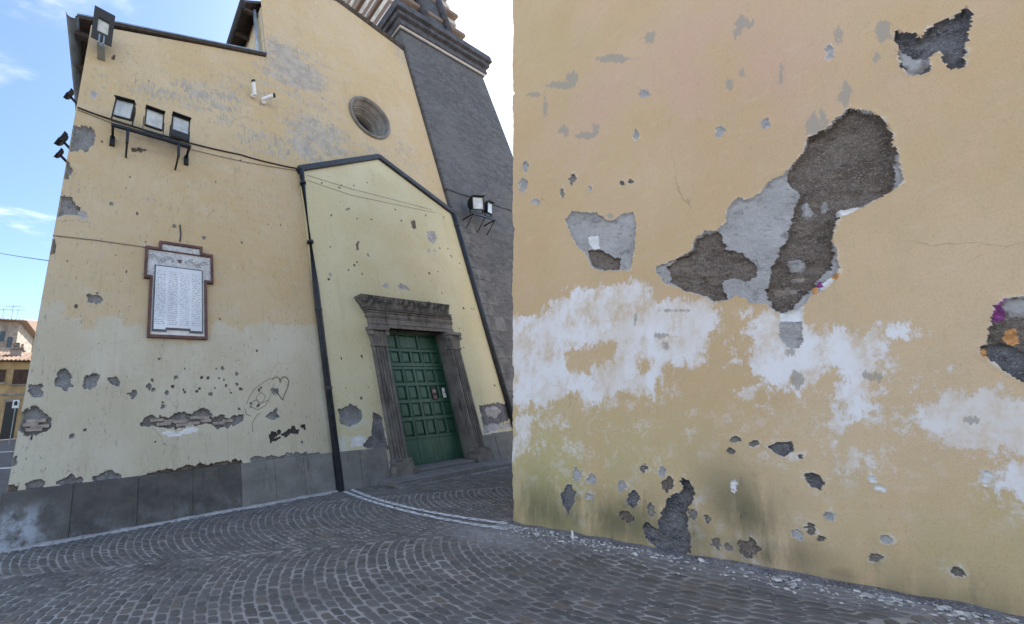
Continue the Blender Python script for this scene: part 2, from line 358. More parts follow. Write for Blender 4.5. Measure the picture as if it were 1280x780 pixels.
def mat_plinth(name, a, b, white=0.):
    t = NT(name); r = t.rnd(); c = t.mix(t.ramp(t.noise(2.4, 6, .65, t.vec((1, 1, 1.6))), .3, .7), a, b)
    c = t.mix(r, c, t.mix(.5, c, (.16, .15, .14)))
    c = t.mix(t.ramp(t.noise(3, 5, .7, t.vec((2.2, 2, .5))), .55, .75, 0, .6), c, (.03, .027, .024))
    x, y, z = t.sepz(); lo = t.ramp(z, .42, .02)
    c = t.mix(t.ma('MULTIPLY', lo, t.ramp(t.noise(4, 5, .65), .45, .7, 0, .55)), c, (.22, .23, .25))
    if white: c = t.mix(t.ma('MULTIPLY', t.ma('MULTIPLY', t.ramp(x, -.35, -1.0), t.ramp(z, .62, .3)), t.ramp(t.noise(3.5, 6, .65), .38, .6)), c, (.40, .42, .47))
    t.bump(t.noise(40, 5, .7), .35, .008); return t.fin(c, .85, spec=.25)
def mat_tower():
    t = NT('dark tower stone'); x, y, z = t.sepz()
    br = t.n('TexBrick'); cb = t.n('CombineXYZ'); t.put(cb.inputs[0], t.ma('ADD', x, y)); t.put(cb.inputs[1], z)
    w = t.n('VectorMath', operation='ADD'); t.put(w.inputs[0], cb.outputs[0]); nz = t.n('TexNoise'); nz.inputs['Scale'].default_value = 2.2; nz.inputs['Detail'].default_value = 3; t.put(nz.inputs['Vector'], t.pos)
    sc = t.n('VectorMath', operation='SCALE'); t.put(sc.inputs[0], nz.outputs['Color']); sc.inputs['Scale'].default_value = .22; t.put(w.inputs[1], sc.outputs[0])
    t.put(br.inputs['Vector'], w.outputs[0]); br.inputs['Scale'].default_value = 1.0; br.inputs['Brick Width'].default_value = .42; br.inputs['Row Height'].default_value = .19; br.inputs['Mortar Size'].default_value = .012; br.inputs['Bias'].default_value = -.1
    br.inputs['Color1'].default_value = (.108, .106, .110, 1); br.inputs['Color2'].default_value = (.165, .158, .158, 1); br.inputs['Mortar'].default_value = (.15, .15, .155, 1)
    c = t.mix(t.ramp(t.noise(6, 6, .7, t.vec((1, 1, 2.4))), .42, .66, 0, .7), br.outputs['Color'], (.062, .060, .064))
    c = t.mix(t.ramp(t.noise(.6, 4), .45, .7, 0, .5), c, (.16, .155, .155))
    t.bump(t.ma('ADD', t.ma('MULTIPLY', br.outputs['Fac'], -.5), t.noise(9, 6, .7, t.vec((1, 1, 2)))), .9, .05); return t.fin(c, .93, spec=.15)
def mat_cobble():
    t = NT('basalt sett'); r = t.attr('rnd'); c = t.mix(r, (.082, .075, .068), (.155, .143, .130))
    c = t.mix(t.ramp(r, .93, .97, 0, .8), c, (.165, .125, .095)); f = t.noise(28, 6, .7)
    c = t.mix(t.ramp(f, .35, .7, 0, .6), c, (.17, .16, .15)); c = t.mix(t.ramp(t.noise(.9, 4), .4, .7, 0, .3), c, (.15, .147, .142))
    d = t.ma('MULTIPLY', t.attr('dust'), t.ramp(t.noise(3.2, 6, .7), .25, .55)); c = t.mix(t.ma('MULTIPLY', d, .85), c, (.36, .35, .36))
    t.bump(t.ma('ADD', t.noise(45, 5, .7), t.noise(12, 3)), .45, .008); return t.fin(c, t.ramp(t.noise(5, 4), .3, .7, .55, .85), spec=.35)
def mat_bed():
    t = NT('sett joint mortar'); c = t.mix(t.ramp(t.noise(1.8, 7, .7), .36, .66), (.24, .225, .205), (.42, .395, .365))
    c = t.mix(t.ramp(t.noise(40, 4, .7), .5, .7, 0, .5), c, (.20, .19, .175)); t.bump(t.noise(60, 4), .5, .008); return t.fin(c, .95, spec=.1)
def mat_portal():
    t = NT('weathered portal stone'); c = t.mix(t.ramp(t.noise(3, 6, .65), .3, .7), (.13, .115, .105), (.235, .21, .19))
    c = t.mix(t.ramp(t.noise(2.2, 5, .65, t.vec((3, 3, .5))), .52, .72, 0, .7), c, (.04, .037, .035)); z = t.sepz()[2]
    c = t.mix(t.ma('MULTIPLY', t.ramp(z, 3.85, 4.1), t.ramp(t.noise(7, 5, .7), .4, .6)), c, (.05, .052, .05))
    c = t.mix(t.ramp(t.noise(11, 5, .7), .6, .75, 0, .6), c, (.22, .205, .19)); t.bump(t.noise(22, 6, .7), .6, .015); return t.fin(c, .9, spec=.15)
def mat_green():
    t = NT('green door paint'); c = t.mix(t.ramp(t.noise(3, 5, .6, t.vec((3, 3, .5))), .35, .7), (.020, .072, .046), (.036, .118, .074))
    c = t.mix(t.ramp(t.noise(9, 5, .7), .6, .78, 0, .5), c, (.05, .11, .085)); t.bump(t.noise(30, 4, .6, t.vec((3, 3, .3))), .2, .004); return t.fin(c, .48, spec=.4)
def mat_plaque():
    t = NT('engraved marble'); x, y, z = t.sepz()
    c = t.mix(t.ramp(t.noise(2, 5, .6), .35, .7), (.60, .61, .65), (.72, .73, .77))
    rows = t.ma('ABSOLUTE', t.ma('SUBTRACT', t.ma('FRACT', t.ma('MULTIPLY', z, 27.)), .5))
    cols = t.ma('FRACT', t.ma('MULTIPLY', t.ma('SUBTRACT', x, .66), 4.35))
    ink = t.ma('MULTIPLY', t.ramp(rows, .28, .2), t.ma('MULTIPLY', t.ramp(cols, .06, .1), t.ramp(cols, .9, .84)))
    ink = t.ma('MULTIPLY', ink, t.ramp(t.noise(60, 2, .5, t.vec((1, 1, .45))), .45, .55))
    ink = t.ma('MULTIPLY', ink, t.ma('MULTIPLY', t.ramp(z, 4.34, 4.32), t.ramp(z, 3.2, 3.22)))
    c = t.mix(t.ma('MULTIPLY', ink, .75), c, (.22, .22, .24)); t.bump(t.noise(40, 4), .1, .003); return t.fin(c, .5, spec=.4)
def mat_relief():
    t = NT('carved marble'); c = t.mix(t.ramp(t.noise(4, 5, .6), .35, .7), (.52, .51, .51), (.66, .65, .66))
    n = t.noise(16, 3, .6, None, 1.5); c = t.mix(t.ramp(t.ma('ABSOLUTE', t.ma('SUBTRACT', n, .5)), .035, .012, 0, .75), c, (.17, .16, .16)); t.bump(n, .6, .02); return t.fin(c, .7, spec=.3)
def mat_stripe():
    t = NT('banded marble'); z = t.sepz()[2]; s = t.ma('FRACT', t.ma('MULTIPLY', z, 1.35))
    c = t.mix(t.ramp(t.ma('ABSOLUTE', t.ma('SUBTRACT', s, .5)), .235, .265), (.62, .60, .57), (.20, .145, .115))
    c = t.mix(t.ramp(t.noise(1.8, 6, .7), .5, .75, 0, .7), c, (.20, .18, .165)); t.bump(t.noise(14, 5), .5, .02); return t.fin(c, .85)
def mat_lamp():
    t = NT('floodlight glass'); c = t.mix(t.ramp(t.noise(5, 3), .3, .7), (.33, .35, .36), (.52, .54, .54)); return t.fin(c, .12, spec=.6)  # pale grey base colour stands for reflections in the lens
def mat_tile():
    t = NT('roof tile'); c = t.mix(t.rnd(), (.20, .135, .10), (.30, .21, .16)); c = t.mix(t.ramp(t.noise(6, 5, .7), .45, .7, 0, .8), c, (.16, .14, .12)); return t.fin(c, .92)
M['facade'] = mat_facade(); M['porch'] = mat_porch(); M['near'] = mat_near()
M['stone'] = mat_mortar('exposed rubble stone', (.16, .155, .15), (.28, .27, .265), .4, .7)
M['mgrey'] = mat_mortar('grey undercoat', (.34, .32, .31), (.46, .435, .43), .15, .8)
M['mdark'] = mat_mortar('dark mortar', (.13, .10, .085), (.22, .178, .15), .55, 1.)
M['mblue'] = mat_mortar('damp cement', (.105, .10, .105), (.21, .20, .205), .45, .9)
M['mscar'] = mat_mortar('scarred plaster', (.20, .18, .16), (.32, .285, .25), .3, 1.)
M['soot'] = simple('black flaked paint', (.045, .04, .036), .9, 0, .3, 20)
M['lime'] = simple('bare lime', (.68, .655, .65), .9, 0, .1, 9)
M['purple'] = simple('purple paint', (.24, .06, .20), .8, 0, .4, 30); M['orange'] = simple('orange paint', (.60, .29, .11), .8, 0, .4, 30)
M['plinth'] = mat_plinth('dark plinth slab', (.062, .059, .055), (.118, .108, .097), 1.); M['plinth2'] = mat_plinth('grey plinth slab', (.15, .143, .13), (.24, .225, .205))
M['tower'] = mat_tower(); M['cobble'] = mat_cobble(); M['bed'] = mat_bed(); M['portal'] = mat_portal(); M['green'] = mat_green()
M['plaque'] = mat_plaque(); M['relief'] = mat_relief(); M['stripe'] = mat_stripe(); M['lampglass'] = mat_lamp(); M['tile'] = mat_tile()
M['course'] = simple('weathered marble', (.50, .46, .42), .9, 0, .35, 2.2, .4)
M['plframe'] = simple('brown marble', (.115, .055, .047), .55, 0, .3, 9)
M['iron'] = simple('dark flashing', (.030, .033, .042), .55, .0, .3, 8, .2, .35)
M['black'] = simple('black casing', (.014, .014, .016), .45, 0, .3, 12, .1, .4)
M['zinc'] = simple('zinc', (.30, .33, .36), .45, .6, .2, 5)
M['white'] = simple('white plastic', (.75, .75, .76), .4, 0, .05, 6, 0)
M['glass'] = simple('dark window glass', (.03, .035, .04), .08, 0, .3, 3, 0, .6)
M['quoin'] = simple('quoin stone', (.125, .122, .122), .92, 0, .35, 4, .5)
M['cornice'] = simple('dark cornice stone', (.07, .07, .078), .9, 0, .35, 3, .4)
M['brick'] = simple('old brick', (.33, .27, .235), .95, 0, .25, 9, .5)
M['asphalt'] = simple('asphalt', (.125, .123, .122), .9, 0, .2, 5, .4)
M['paint'] = simple('road paint', (.72, .73, .74), .75, 0, .1, 8, .2)
M['graffiti'] = simple('brown marker', (.12, .085, .05), .8, 0, .3, 20, 0)
M['scrawl'] = simple('faded marker', (.30, .26, .20), .9, 0, .2, 20, 0)
M['wood'] = simple('eave wood', (.055, .043, .036), .8, 0, .3, 8, .3)
M['hyel'] = simple('yellow house render', (.44, .30, .15), .9, 0, .2, 1.2)
M['hstone'] = simple('stone house', (.27, .235, .20), .95, 0, .35, 2.5, .6)
M['hcream'] = simple('cream house render', (.60, .53, .40), .9, 0, .1, 1.2)
M['shutter'] = simple('brown shutter', (.075, .04, .028), .7, 0, .3, 5)
M['paving'] = simple('far paving', (.31, .285, .25), .9, 0, .25, .8, .2)

# ------------------------------------------------------------------ ground, road
def plane(name, x0, x1, y0, y1, z, mat, kind='structure'):
    me = bpy.data.meshes.new(name); me.from_pydata([(x0, y0, z), (x1, y0, z), (x1, y1, z), (x0, y1, z)], [], [(0, 1, 2, 3)]); me.materials.append(mat)
    o = link(bpy.data.objects.new(name, me)); o['kind'] = kind; return o
plane('ground', -900, 900, -900, 900, -.06, M['paving'])
piazza = plane('piazza', -3.2, 10.6, -3.0, 6.1, -.007, M['bed'])
# side street climbing behind the church corner
def street_z(y): return .047*max(0, min(y, 27.5)-5.6)
mb = MB(); ys = [-12, 5.6, 8, 12, 18, 27.5, 80]
for a, b in zip(ys[:-1], ys[1:]):
    x1 = -3.2 if b <= 5.6 else -1.35
    mb.add([(-40, a, street_z(a)-.02), (x1, a, street_z(a)-.02), (x1, b, street_z(b)-.02), (-40, b, street_z(b)-.02)], [(0, 1, 2, 3)])
road = mb.build('road', M['asphalt']); road['kind'] = 'structure'
def road_strip(name, pts, w, label):
    mb = MB()
    for (x0, y0), (x1, y1) in zip(pts[:-1], pts[1:]):
        dx, dy = x1-x0, y1-y0; L = math.hypot(dx, dy); nx, ny = -dy/L*w/2, dx/L*w/2
        mb.add([(x0+nx, y0+ny, street_z(y0+ny)-.014), (x0-nx, y0-ny, street_z(y0-ny)-.014), (x1-nx, y1-ny, street_z(y1-ny)-.014), (x1+nx, y1+ny, street_z(y1+ny)-.014)], [(0, 1, 2, 3)])
    return tag(mb.build(name, M['paint']), label, 'road marking')
road_strip('road_marking', [(-9, 15.5), (-1.6, 13.2)], .22, 'white line painted across the asphalt nearer the church corner')
road_strip('road_marking', [(-12, 20.8), (-1.6, 18.0)], .22, 'thin white line painted across the asphalt nearer the yellow house')

# setts laid in arcs
A_W = Vector((4.907, 3.085)); A_D = Vector((.20926529, -.97785891)); A_N = Vector((-.97785891, -.20926529))
def ok_ground(x, y):
    if y > 5.86 or y < -1.2 or x < -3.15 or x > 10.4: return False
    if 5.35 < x < 9.3 and y > 5.36: return False
    s = (x-A_W.x)*A_D.x+(y-A_W.y)*A_D.y; n = (x-A_W.x)*A_N.x+(y-A_W.y)*A_N.y
    if n < .02 and s > -.05 and n > -5.3: return False
    return True
ang = math.radians(-20); E1 = Vector((math.cos(ang), math.sin(ang))); E2 = Vector((-E1.y, E1.x))
BW = 2.0; RR = BW*.70; STEP = .107; stones = []
thm = math.asin(BW/2/RR); narc = int(round(2*thm*RR/.105))
for b in range(-9, 9):
    off = random.uniform(0, STEP)
    acc = -66*STEP+off
    for k in range(-66, 165):
        stp = STEP*random.uniform(.93, 1.08); base = acc; acc += stp
        th = [-thm+2*thm*(i+random.uniform(-.13, .13)*(0 < i < narc)+((k % 2)*.5 if 0 < i < narc else 0)*.9)/narc for i in range(narc+1)]
        th = [min(thm, t) for t in th]
        for i in range(narc):
            if th[i+1]-th[i] < .05: continue
            def pt(t, kk):
                q = RR*math.sin(t); p = base+kk*stp-(RR*math.cos(t)-RR*math.cos(thm))
                return E1*p+E2*(q+b*BW+1.4)
            c = [pt(th[i], 0), pt(th[i], 1), pt(th[i+1], 1), pt(th[i+1], 0)]
            cc = (c[0]+c[1]+c[2]+c[3])/4
            if not ok_ground(cc.x, cc.y): continue
            g = .0068
            out = []
            for q in c:
                dv = q-cc; L = dv.length
                out.append(cc+dv*max(.55, (L-g*1.5)/L)+Vector((random.gauss(0, .0032), random.gauss(0, .0032))))
            stones.append((cc, out))
def stone_geo(cc, cs):
    n = 4; ring = []
    for i in range(4):
        p, a, b = cs[i], cs[i-1], cs[(i+1) % 4]
        ring.append(p+(a-p)*random.uniform(.10, .2)); ring.append(p+(b-p)*random.uniform(.10, .2))
    zt = max(-.005, min(.005, random.gauss(0, .0032))); tx, ty = random.gauss(0, .03), random.gauss(0, .03)
    vs = []
    for lvl in range(3):
        for p in ring:
            d = p-cc; q = cc+d*(1.0, 1.0, .84)[lvl]
            z = (-.05, -.009, .0)[lvl]
            if lvl: z += zt+tx*d.x+ty*d.y
            vs.append((q.x, q.y, z))
    vs.append((cc.x, cc.y, .0015+zt))
    fs = []
    for l in range(2):
        for k in range(8): fs.append((l*8+k, l*8+(k+1) % 8, l*8+8+(k+1) % 8, l*8+8+k))
    for k in range(8): fs.append((16+k, 16+(k+1) % 8, 24))
    return vs, fs
def project(P):
    c = MW.T@np.array([P[0], P[1], P[2]-H])
    if c[2] <= .05: return None
    return PPX+FPX*c[0]/c[2], PPY-FPX*c[1]/c[2], c[2]
def dustval(x, y):
    n = (x-A_W.x)*A_N.x+(y-A_W.y)*A_N.y; s = (x-A_W.x)*A_D.x+(y-A_W.y)*A_D.y
    v = max(0, 1-abs(n)/.55)*(1 if s > -.1 and n > -.05 else 0)
    v = max(v, 1.1-math.hypot(n-.62, (s-.05)*.8)/.5)
    return min(1, max(0, v)*.95)
big = []
for i, (cc, cs) in enumerate(stones):
    q = project((cc.x, cc.y, 0))
    ar = -1
    if q and -10 < q[0] < 1290 and -10 < q[1] < 790: ar = 1/q[2]
    big.append((ar, i))
big.sort(reverse=True); bigset = {i for a, i in big[:298] if a > 0}
mbs = MB(); srnd = []; sdust = []
stone_objs = 0
for i, (cc, cs) in enumerate(stones):
    vs, fs = stone_geo(cc, cs); r = random.random(); du = dustval(cc.x, cc.y)
    if i in bigset:
        me = bpy.data.meshes.new('sett'); me.from_pydata([(x-cc.x, y-cc.y, z) for x, y, z in vs], [], fs); me.materials.append(M['cobble'])
        for nm, val in (('rnd', r), ('dust', du)):
            at = me.attributes.new(nm, 'FLOAT', 'POINT'); at.data.foreach_set('value', [val]*len(vs))
        o = link(bpy.data.objects.new('sett', me), piazza); o.location = (cc.x, cc.y, 0)
    else:
        mbs.add(vs, fs); srnd += [r]*len(vs); sdust += [du]*len(vs)
me = bpy.data.meshes.new('sett_paving'); me.from_pydata(mbs.v, [], mbs.f); me.materials.append(M['cobble'])
for nm, val in (('rnd', srnd), ('dust', sdust)):
    at = me.attributes.new(nm, 'FLOAT', 'POINT'); at.data.foreach_set('value', val)
o = link(bpy.data.objects.new('sett_paving', me), piazza); o['kind'] = 'stuff'

# twin white lines painted on the setts (each sett carries its own piece of paint)
def clip_poly(poly, a, b):                    # keep the left of a->b
    out = []
    for i in range(len(poly)):
        p, q = poly[i], poly[(i+1) % len(poly)]
        sp = (b[0]-a[0])*(p[1]-a[1])-(b[1]-a[1])*(p[0]-a[0]); sq = (b[0]-a[0])*(q[1]-a[1])-(b[1]-a[1])*(q[0]-a[0])
        if sp >= 0: out.append(p)
        if sp*sq < 0:
            t = sp/(sp-sq); out.append((p[0]+t*(q[0]-p[0]), p[1]+t*(q[1]-p[1])))
    return out
def smooth_line(pts, n=40):
    P = np.array(pts); t = np.concatenate([[0], np.cumsum(np.hypot(*np.diff(P, axis=0).T))]); tt = np.linspace(0, t[-1], n)
    cx = np.polyfit(t, P[:, 0], 3); cy = np.polyfit(t, P[:, 1], 3); return list(zip(np.polyval(cx, tt), np.polyval(cy, tt)))
def painted_line(px, w, label):
    L = smooth_line([PG(*p) for p in px]); mb = MB()
    for i in range(len(L)-1):
        (x0, y0), (x1, y1) = L[i], L[i+1]; d = math.hypot(x1-x0, y1-y0); nx, ny = -(y1-y0)/d*w/2, (x1-x0)/d*w/2
        quad = [(x0-nx, y0-ny), (x1-nx, y1-ny), (x1+nx, y1+ny), (x0+nx, y0+ny)]
        for cc, cs in stones:
            if abs(cc.x-x0) > .22 or abs(cc.y-y0) > .22: continue
            pl = quad
            c4 = [(cc+(q-cc)*1.0) for q in cs]
            ar = sum(c4[k].x*c4[(k+1) % 4].y-c4[(k+1) % 4].x*c4[k].y for k in range(4))
            if ar < 0: c4 = c4[::-1]
            for k in range(4):
                pl = clip_poly(pl, tuple(c4[k]), tuple(c4[(k+1) % 4]))
                if len(pl) < 3: break
            if len(pl) >= 3: mb.add([(x, y, .0085) for x, y in pl], [tuple(range(len(pl)))])
    return tag(mb.build('painted_line', M['paint'], None), label, 'painted line')
painted_line([(428, 613.5), (461, 626), (495, 636), (531.5, 644.6), (574, 653), (634, 662)], .10, 'outer of the twin white curved lines painted on the setts')
painted_line([(437, 611), (466.6, 622.6), (500, 632.7), (545.5, 641.8), (602, 650.8), (634, 655)], .10, 'inner of the twin white curved lines, nearer the green door')

# ------------------------------------------------------------------ church
church = empty('church', (4, 6, 0)); church.location = (0, 0, 0)
tag(church, 'old church with peeling ochre facade, gabled porch front and green door', 'church')
def fp(pts, Y=D): return [PF(x, y, Y) for x, y in pts]
def bp(cx, cy, rx, ry, Y=D, n=12, j=.25, seed=0): return fp(blob(cx, cy, rx, ry, n, j, seed), Y)
FX0, FXJ, FX1 = -1.21, 3.67, 10.62
us = np.concatenate([np.arange(FX0, FXJ-.001, .0155), [FXJ-.0006]]); us2 = np.concatenate([[FXJ+.0006], np.arange(FXJ+.02, FX1, .026), [FX1]])
ts_low = np.linspace(0, .20, 165); 
def ftop(u): return np.where(u < FXJ, 10.48+.31*(u-FX0), 17.13-.26*np.abs(u-7.2))
def shearX(U, V): return U+.0175*V*np.clip((2-U)/3.2, 0, 1)
def fworld(U, V, d): return np.stack([shearX(U, V), D+d, V], -1)
def unshear(P): return [(x-.0175*z*min(1, max(0, (2-x)/3.2)), z) for x, z in P]
SH = [
 ('stone', .035, [(101,157),(113,159),(120,168),(118,181),(107,188),(97,188),(84,187),(86,170),(92,158)]),
 ('stone', .045, [(70,243),(90,248),(101,261),(96,267),(84,267),(70,271)]),
 ('stone', .03, [(108.5,368.6),(125,369),(127,374),(119.5,378),(110,377)]),
 ('stone', .03, [(38,482),(52,481),(54,492),(47,495),(39,493)]),
 ('stone', .05, [(35,512),(45,508),(57,520),(64,529),(63,537),(40,547),(28,540),(20,535),(25,518)]),
 ('stone', .03, [(72,465),(80,463),(89,470),(91,483),(82,488),(69,482)]),
 ('stone', .03, [(105,472),(115,467),(123,470),(120,482),(112,487),(104,482)]),
 ('stone', .03, [(136,473),(145,471),(149,475),(152,483),(143,484)]),
 ('stone', .03, [(161,492),(168,489),(173,494),(166,498)]), ('stone', .02, [(181,480),(187,479),(189,484),(183,486)]),
 ('stone', .055, [(178,531),(187,519),(196.5,521),(211,523),(224.6,516),(240,519),(251,510),(262,514),(266,522),(277,517.5),(287,523),(304,518),(304,525.5),(282,534),(272,536),(265,529),(240,532),(220,536.5),(192,533)]),
 ('stone', .025, [(332,521),(346,511),(348,521),(340,524)]), ('stone', .02, [(341,488),(346,487),(347,492),(342,493)]),
 ('soot', .012, [(336,546),(340,540),(343,539),(346,544),(343,548),(350,547),(345,551),(338,553)]), ('soot', .012, [(352,543),(356,541),(362,537),(367,533),(369,538),(374,537),(372,542),(364,541),(358,546)]), ('soot', .012, [(376,533),(382,531),(381,535)]), ('soot', .01, [(346,539),(350,538),(352,541),(348,542)]),
 ('stone', .03, [(72,603),(87,595),(103,597),(103,605),(78,609)]), ('stone', .03, [(110,597),(133,590),(153,593),(150,600),(117,604)]), ('stone', .03, [(35,606),(45,601),(55,603),(52,611),(38,613)]),
 ('mdark', .05, [(177,596),(195,590),(218,587),(270,578),(301,575.5),(303,583),(262,590),(180,601)]), ('mdark', .04, [(8,611),(20,610),(24,617),(6,620)]),  # long strip: plaster is missing here, its shade is painted as dark mortar
 ('stone', .02, [(313,573),(345,570),(380,566),(400,566),(400,570),(350,577),(313,581)]),
 ('mgrey', .006, bp(117, 118, 5, 4, seed=1)), ('mdark', .03, [(138,71),(142,70),(143,74),(139,75)]),
 ('mdark', .03, [(166,186),(173,184),(182,187),(176,190),(167,189)]),
 ('stone', .04, [(74,201),(86,203),(90,214),(83,223),(70,224)]), ('stone', .04, [(55,302),(68,300),(69,315),(58,319)]), ('mgrey', .01, [(96,262),(106,266),(110,272),(100,271)]),
 ('lime', .002, [(205,541),(222,538),(240,536),(250,537),(236,541),(215,546)]),
 ('stone', .02, [(14,577),(20,573),(22,580),(16,583)]),
]
FP = []
for m, d, pl in SH:
    d *= 1.5
    if pl[0][0] > 20 and isinstance(pl, list) and pl and max(abs(p[0]) for p in pl) > 20 or True:
        P = pl if (m == 'mgrey' and max(p[0] for p in pl) < 20) else fp(pl)
    FP.append(dict(poly=unshear(P), depth=d, mat=M[m], name={'stone': 'exposed_stone', 'mdark': 'exposed_mortar', 'mgrey': 'exposed_undercoat', 'lime': 'exposed_lime', 'soot': 'flaked_paint'}[m], wob=.025 if m == 'soot' else .05, rough=.012))
rr = random.Random(3)
for i in range(62):                               # shell and nail pits
    if i < 38: x, y = rr.uniform(185, 330), rr.gauss(492, 22)
    else: x, y = rr.uniform(75, 385), rr.uniform(170, 560)
    x_, z_ = PF(x, y)
    if .3 < x_ < 1.95 and 2.9 < z_ < 5.1: continue
    r = rr.choice([.012, .014, .017, .02, .03]); FP.append(dict(poly=unshear([(x_+r*math.cos(a)*rr.uniform(.7, 1.4), z_+r*math.sin(a)*rr.uniform(.7, 1.4)) for a in [k*math.pi/4 for k in range(8)]]), depth=.03, mat=M['mdark' if r < .025 else 'stone'], wob=.012, rough=.003, tiny=True, lip=0))
cream_poly = unshear(fp([(0,377),(57,377),(78,377.5),(81,397),(102,400),(106,407),(119,407),(122,398),(153,394),(156,407),(180,410),(200,418),(235,426),(262,420),(270,402),(300,410),(330,402),(360,408),(400,404),(440,700),(-40,720)]))
def cream_attr(U, V): return np.clip(-sdpoly(U, V, cream_poly), -.4, .4)
peels = [(365,85,55,40,1),(400,170,55,40,.9),(320,110,70,45,.5),(385,115,60,60,.6),(190,112,55,16,.75),(255,125,60,30,.75),(325,175,60,35,.55),(115,100,30,30,.4),(110,115,25,10,.5),(350,185,40,25,.7),(270,210,60,30,.3),(470,190,40,25,.45),(505,190,30,35,.5),(395,25,20,12,0),(200,210,80,30,.2),(180,280,20,20,.2),(112,345,20,8,.5),(500,65,12,25,.6),(285,120,30,18,.75),(380,185,30,22,.9)]
PL = [(PF(cx, cy), abs(PF(cx+rx, cy)[0]-PF(cx, cy)[0]), abs(PF(cx, cy-ry)[1]-PF(cx, cy)[1]), w) for cx, cy, rx, ry, w in peels]
def peel_attr(U, V):
    r = np.full(U.shape, -.05)
    for (cx, cz), rx, rz, w in PL: r = np.maximum(r, w*1.3*np.exp(-(((U-cx)/rx)**2+((V-cz)/rz)**2)*1.1)-.25)
    return r
OC = (7.62, 11.16)
def fcut(u, v):
    return ((u-OC[0])**2+(v-OC[1])**2 < .80**2) | ((u > 4.5) & (u < 10.5) & (v < 7.2))
tsf = np.concatenate([np.linspace(0, .33, 235)[:-1], np.linspace(.33, 1, 250)])
sheet('facade_plaster', church, us, tsf, lambda u: (np.full(u.shape, .66), ftop(u)), fworld, FP, {'cream': cream_attr, 'peel': peel_attr}, M['facade'], None)
tsf2 = np.linspace(0, 1, 420)
sheet('facade_plaster', church, us2, tsf2, lambda u: (np.full(u.shape, .66), ftop(u)), fworld, FP, {'cream': cream_attr, 'peel': peel_attr}, M['facade'], fcut)
# bricks showing in the broken plaster
def brick(px, py, w, h=.055):
    x, z = PF(px, py); mb = MB().box(x-w/2, x+w/2, D+.012+random.uniform(0, .012), D+.12, z-h/2, z+h/2)
    mb.build('brick', M['brick'], church, bevel=.006, rough=.003)
for a in [(197,525,.24),(212,526.5,.2),(226,527,.24),(231,531,.3,.05),(245,522,.2),(255,522,.22),(258,526,.2),(205,530,.24,.05),(243,529,.22,.05),(45,526,.26),(38,531,.2),(50,533,.24,.05),(42,537,.22,.05),(285,526,.2),(274,529,.22)]: brick(*a)
# church body, side wall and roofs
def quadwall(name, pts, mat, thick, parent=church):      # convex polygon extruded along +Y by thick
    mb = MB(); n = len(pts)
    mb.add([(x, D+.02, z) for x, z in pts]+[(x, D+thick, z) for x, z in pts], [tuple(range(n)), tuple(range(n, 2*n))[::-1]]+[(i, (i+1) % n, n+(i+1) % n, n+i) for i in range(n)])
    return mb.build(name, mat, parent)
mb = MB(); mb.add([(-1.215, D+.004, 0), (-1.165, D+.15, 0), (-1.165, 28, 0), (-1.215, 28, 0), (-1.21+.0175*10.6+.0, D+.004, 10.46), (-.975, D+.15, 10.46), (-.975, 28, 10.46), (-1.02, 28, 10.46)], [(0, 1, 2, 3), (4, 7, 6, 5), (0, 4, 5, 1), (1, 5, 6, 2), (2, 6, 7, 3), (3, 7, 4, 0)])
mb.build('side_wall', M['facade'], church)
MB().box(-.88, 3.6, 6.75, 28, 0, 10.5).build('aisle_core', M['facade'], church)
MB().box(3.7, 10.5, 6.75, 28, 0, 15.4).build('nave_core', M['facade'], church)
MB().box(3.64, 3.698, 6.02, 28, 11.4, 14.35).build('nave_side_wall', M['facade'], church)
def slope_slab(name, x0, z0, x1, z1, y0, y1, th, mat):
    return MB().add([(x0, y0, z0), (x1, y0, z1), (x1, y1, z1), (x0, y1, z0), (x0, y0, z0-th), (x1, y0, z1-th), (x1, y1, z1-th), (x0, y1, z0-th)],
        [(0, 1, 2, 3), (4, 7, 6, 5), (0, 4, 5, 1), (1, 5, 6, 2), (2, 6, 7, 3), (3, 7, 4, 0)]).build(name, mat, church)
def rz(x): return 10.48+.31*(x-FX0)
r1 = slope_slab('aisle_roof', -1.35, rz(-1.35)+.065, 3.66, rz(3.66)+.065, D-.06, 28, .062, M['wood'])
slope_slab('roof_verge', -1.32, rz(-1.32)+.11, 3.68, rz(3.68)+.11, D-.09, D+.06, .04, M['zinc'])
slope_slab('nave_roof', 3.1, 14.45, 7.2, 16.9, 6.08, 28, .12, M['wood']); slope_slab('nave_roof', 7.2, 16.9, 10.55, 16.0, 6.08, 28, .12, M['tile'])
for s in range(9):
    MB().box(3.12, 3.66, 6.2+s*.75, 6.28+s*.75, 14.22, 14.33).build('rafter_end', M['wood'], church)
# coping tiles down the right-hand gable slope
for k in range(24):
    x = 3.9+k*.285; z = 17.13-.26*abs(x-7.2)+.05; sg = 1 if x < 7.2 else -1
    mb = MB(); n = 7
    pr = [(.17*math.cos(math.pi*i/(n-1)), .09*math.sin(math.pi*i/(n-1))) for i in range(n)]
    vs = [(-.19*sg, p[0], p[1]+.02) for p in pr]+[(.19*sg, p[0]*.85, p[1]*.85) for p in pr]
    mb.add(vs, [tuple(range(n)), tuple(range(n, 2*n))]+[(i, i+1, n+i+1, n+i) for i in range(n-1)]+[(0, n, 2*n-1, n-1)])
    mb.build('coping_tile', M['quoin'], church, mw=Matrix.Translation((x, D+.05, z+.02))@Matrix.Rotation(math.atan(-.26*sg), 4, 'Y'))
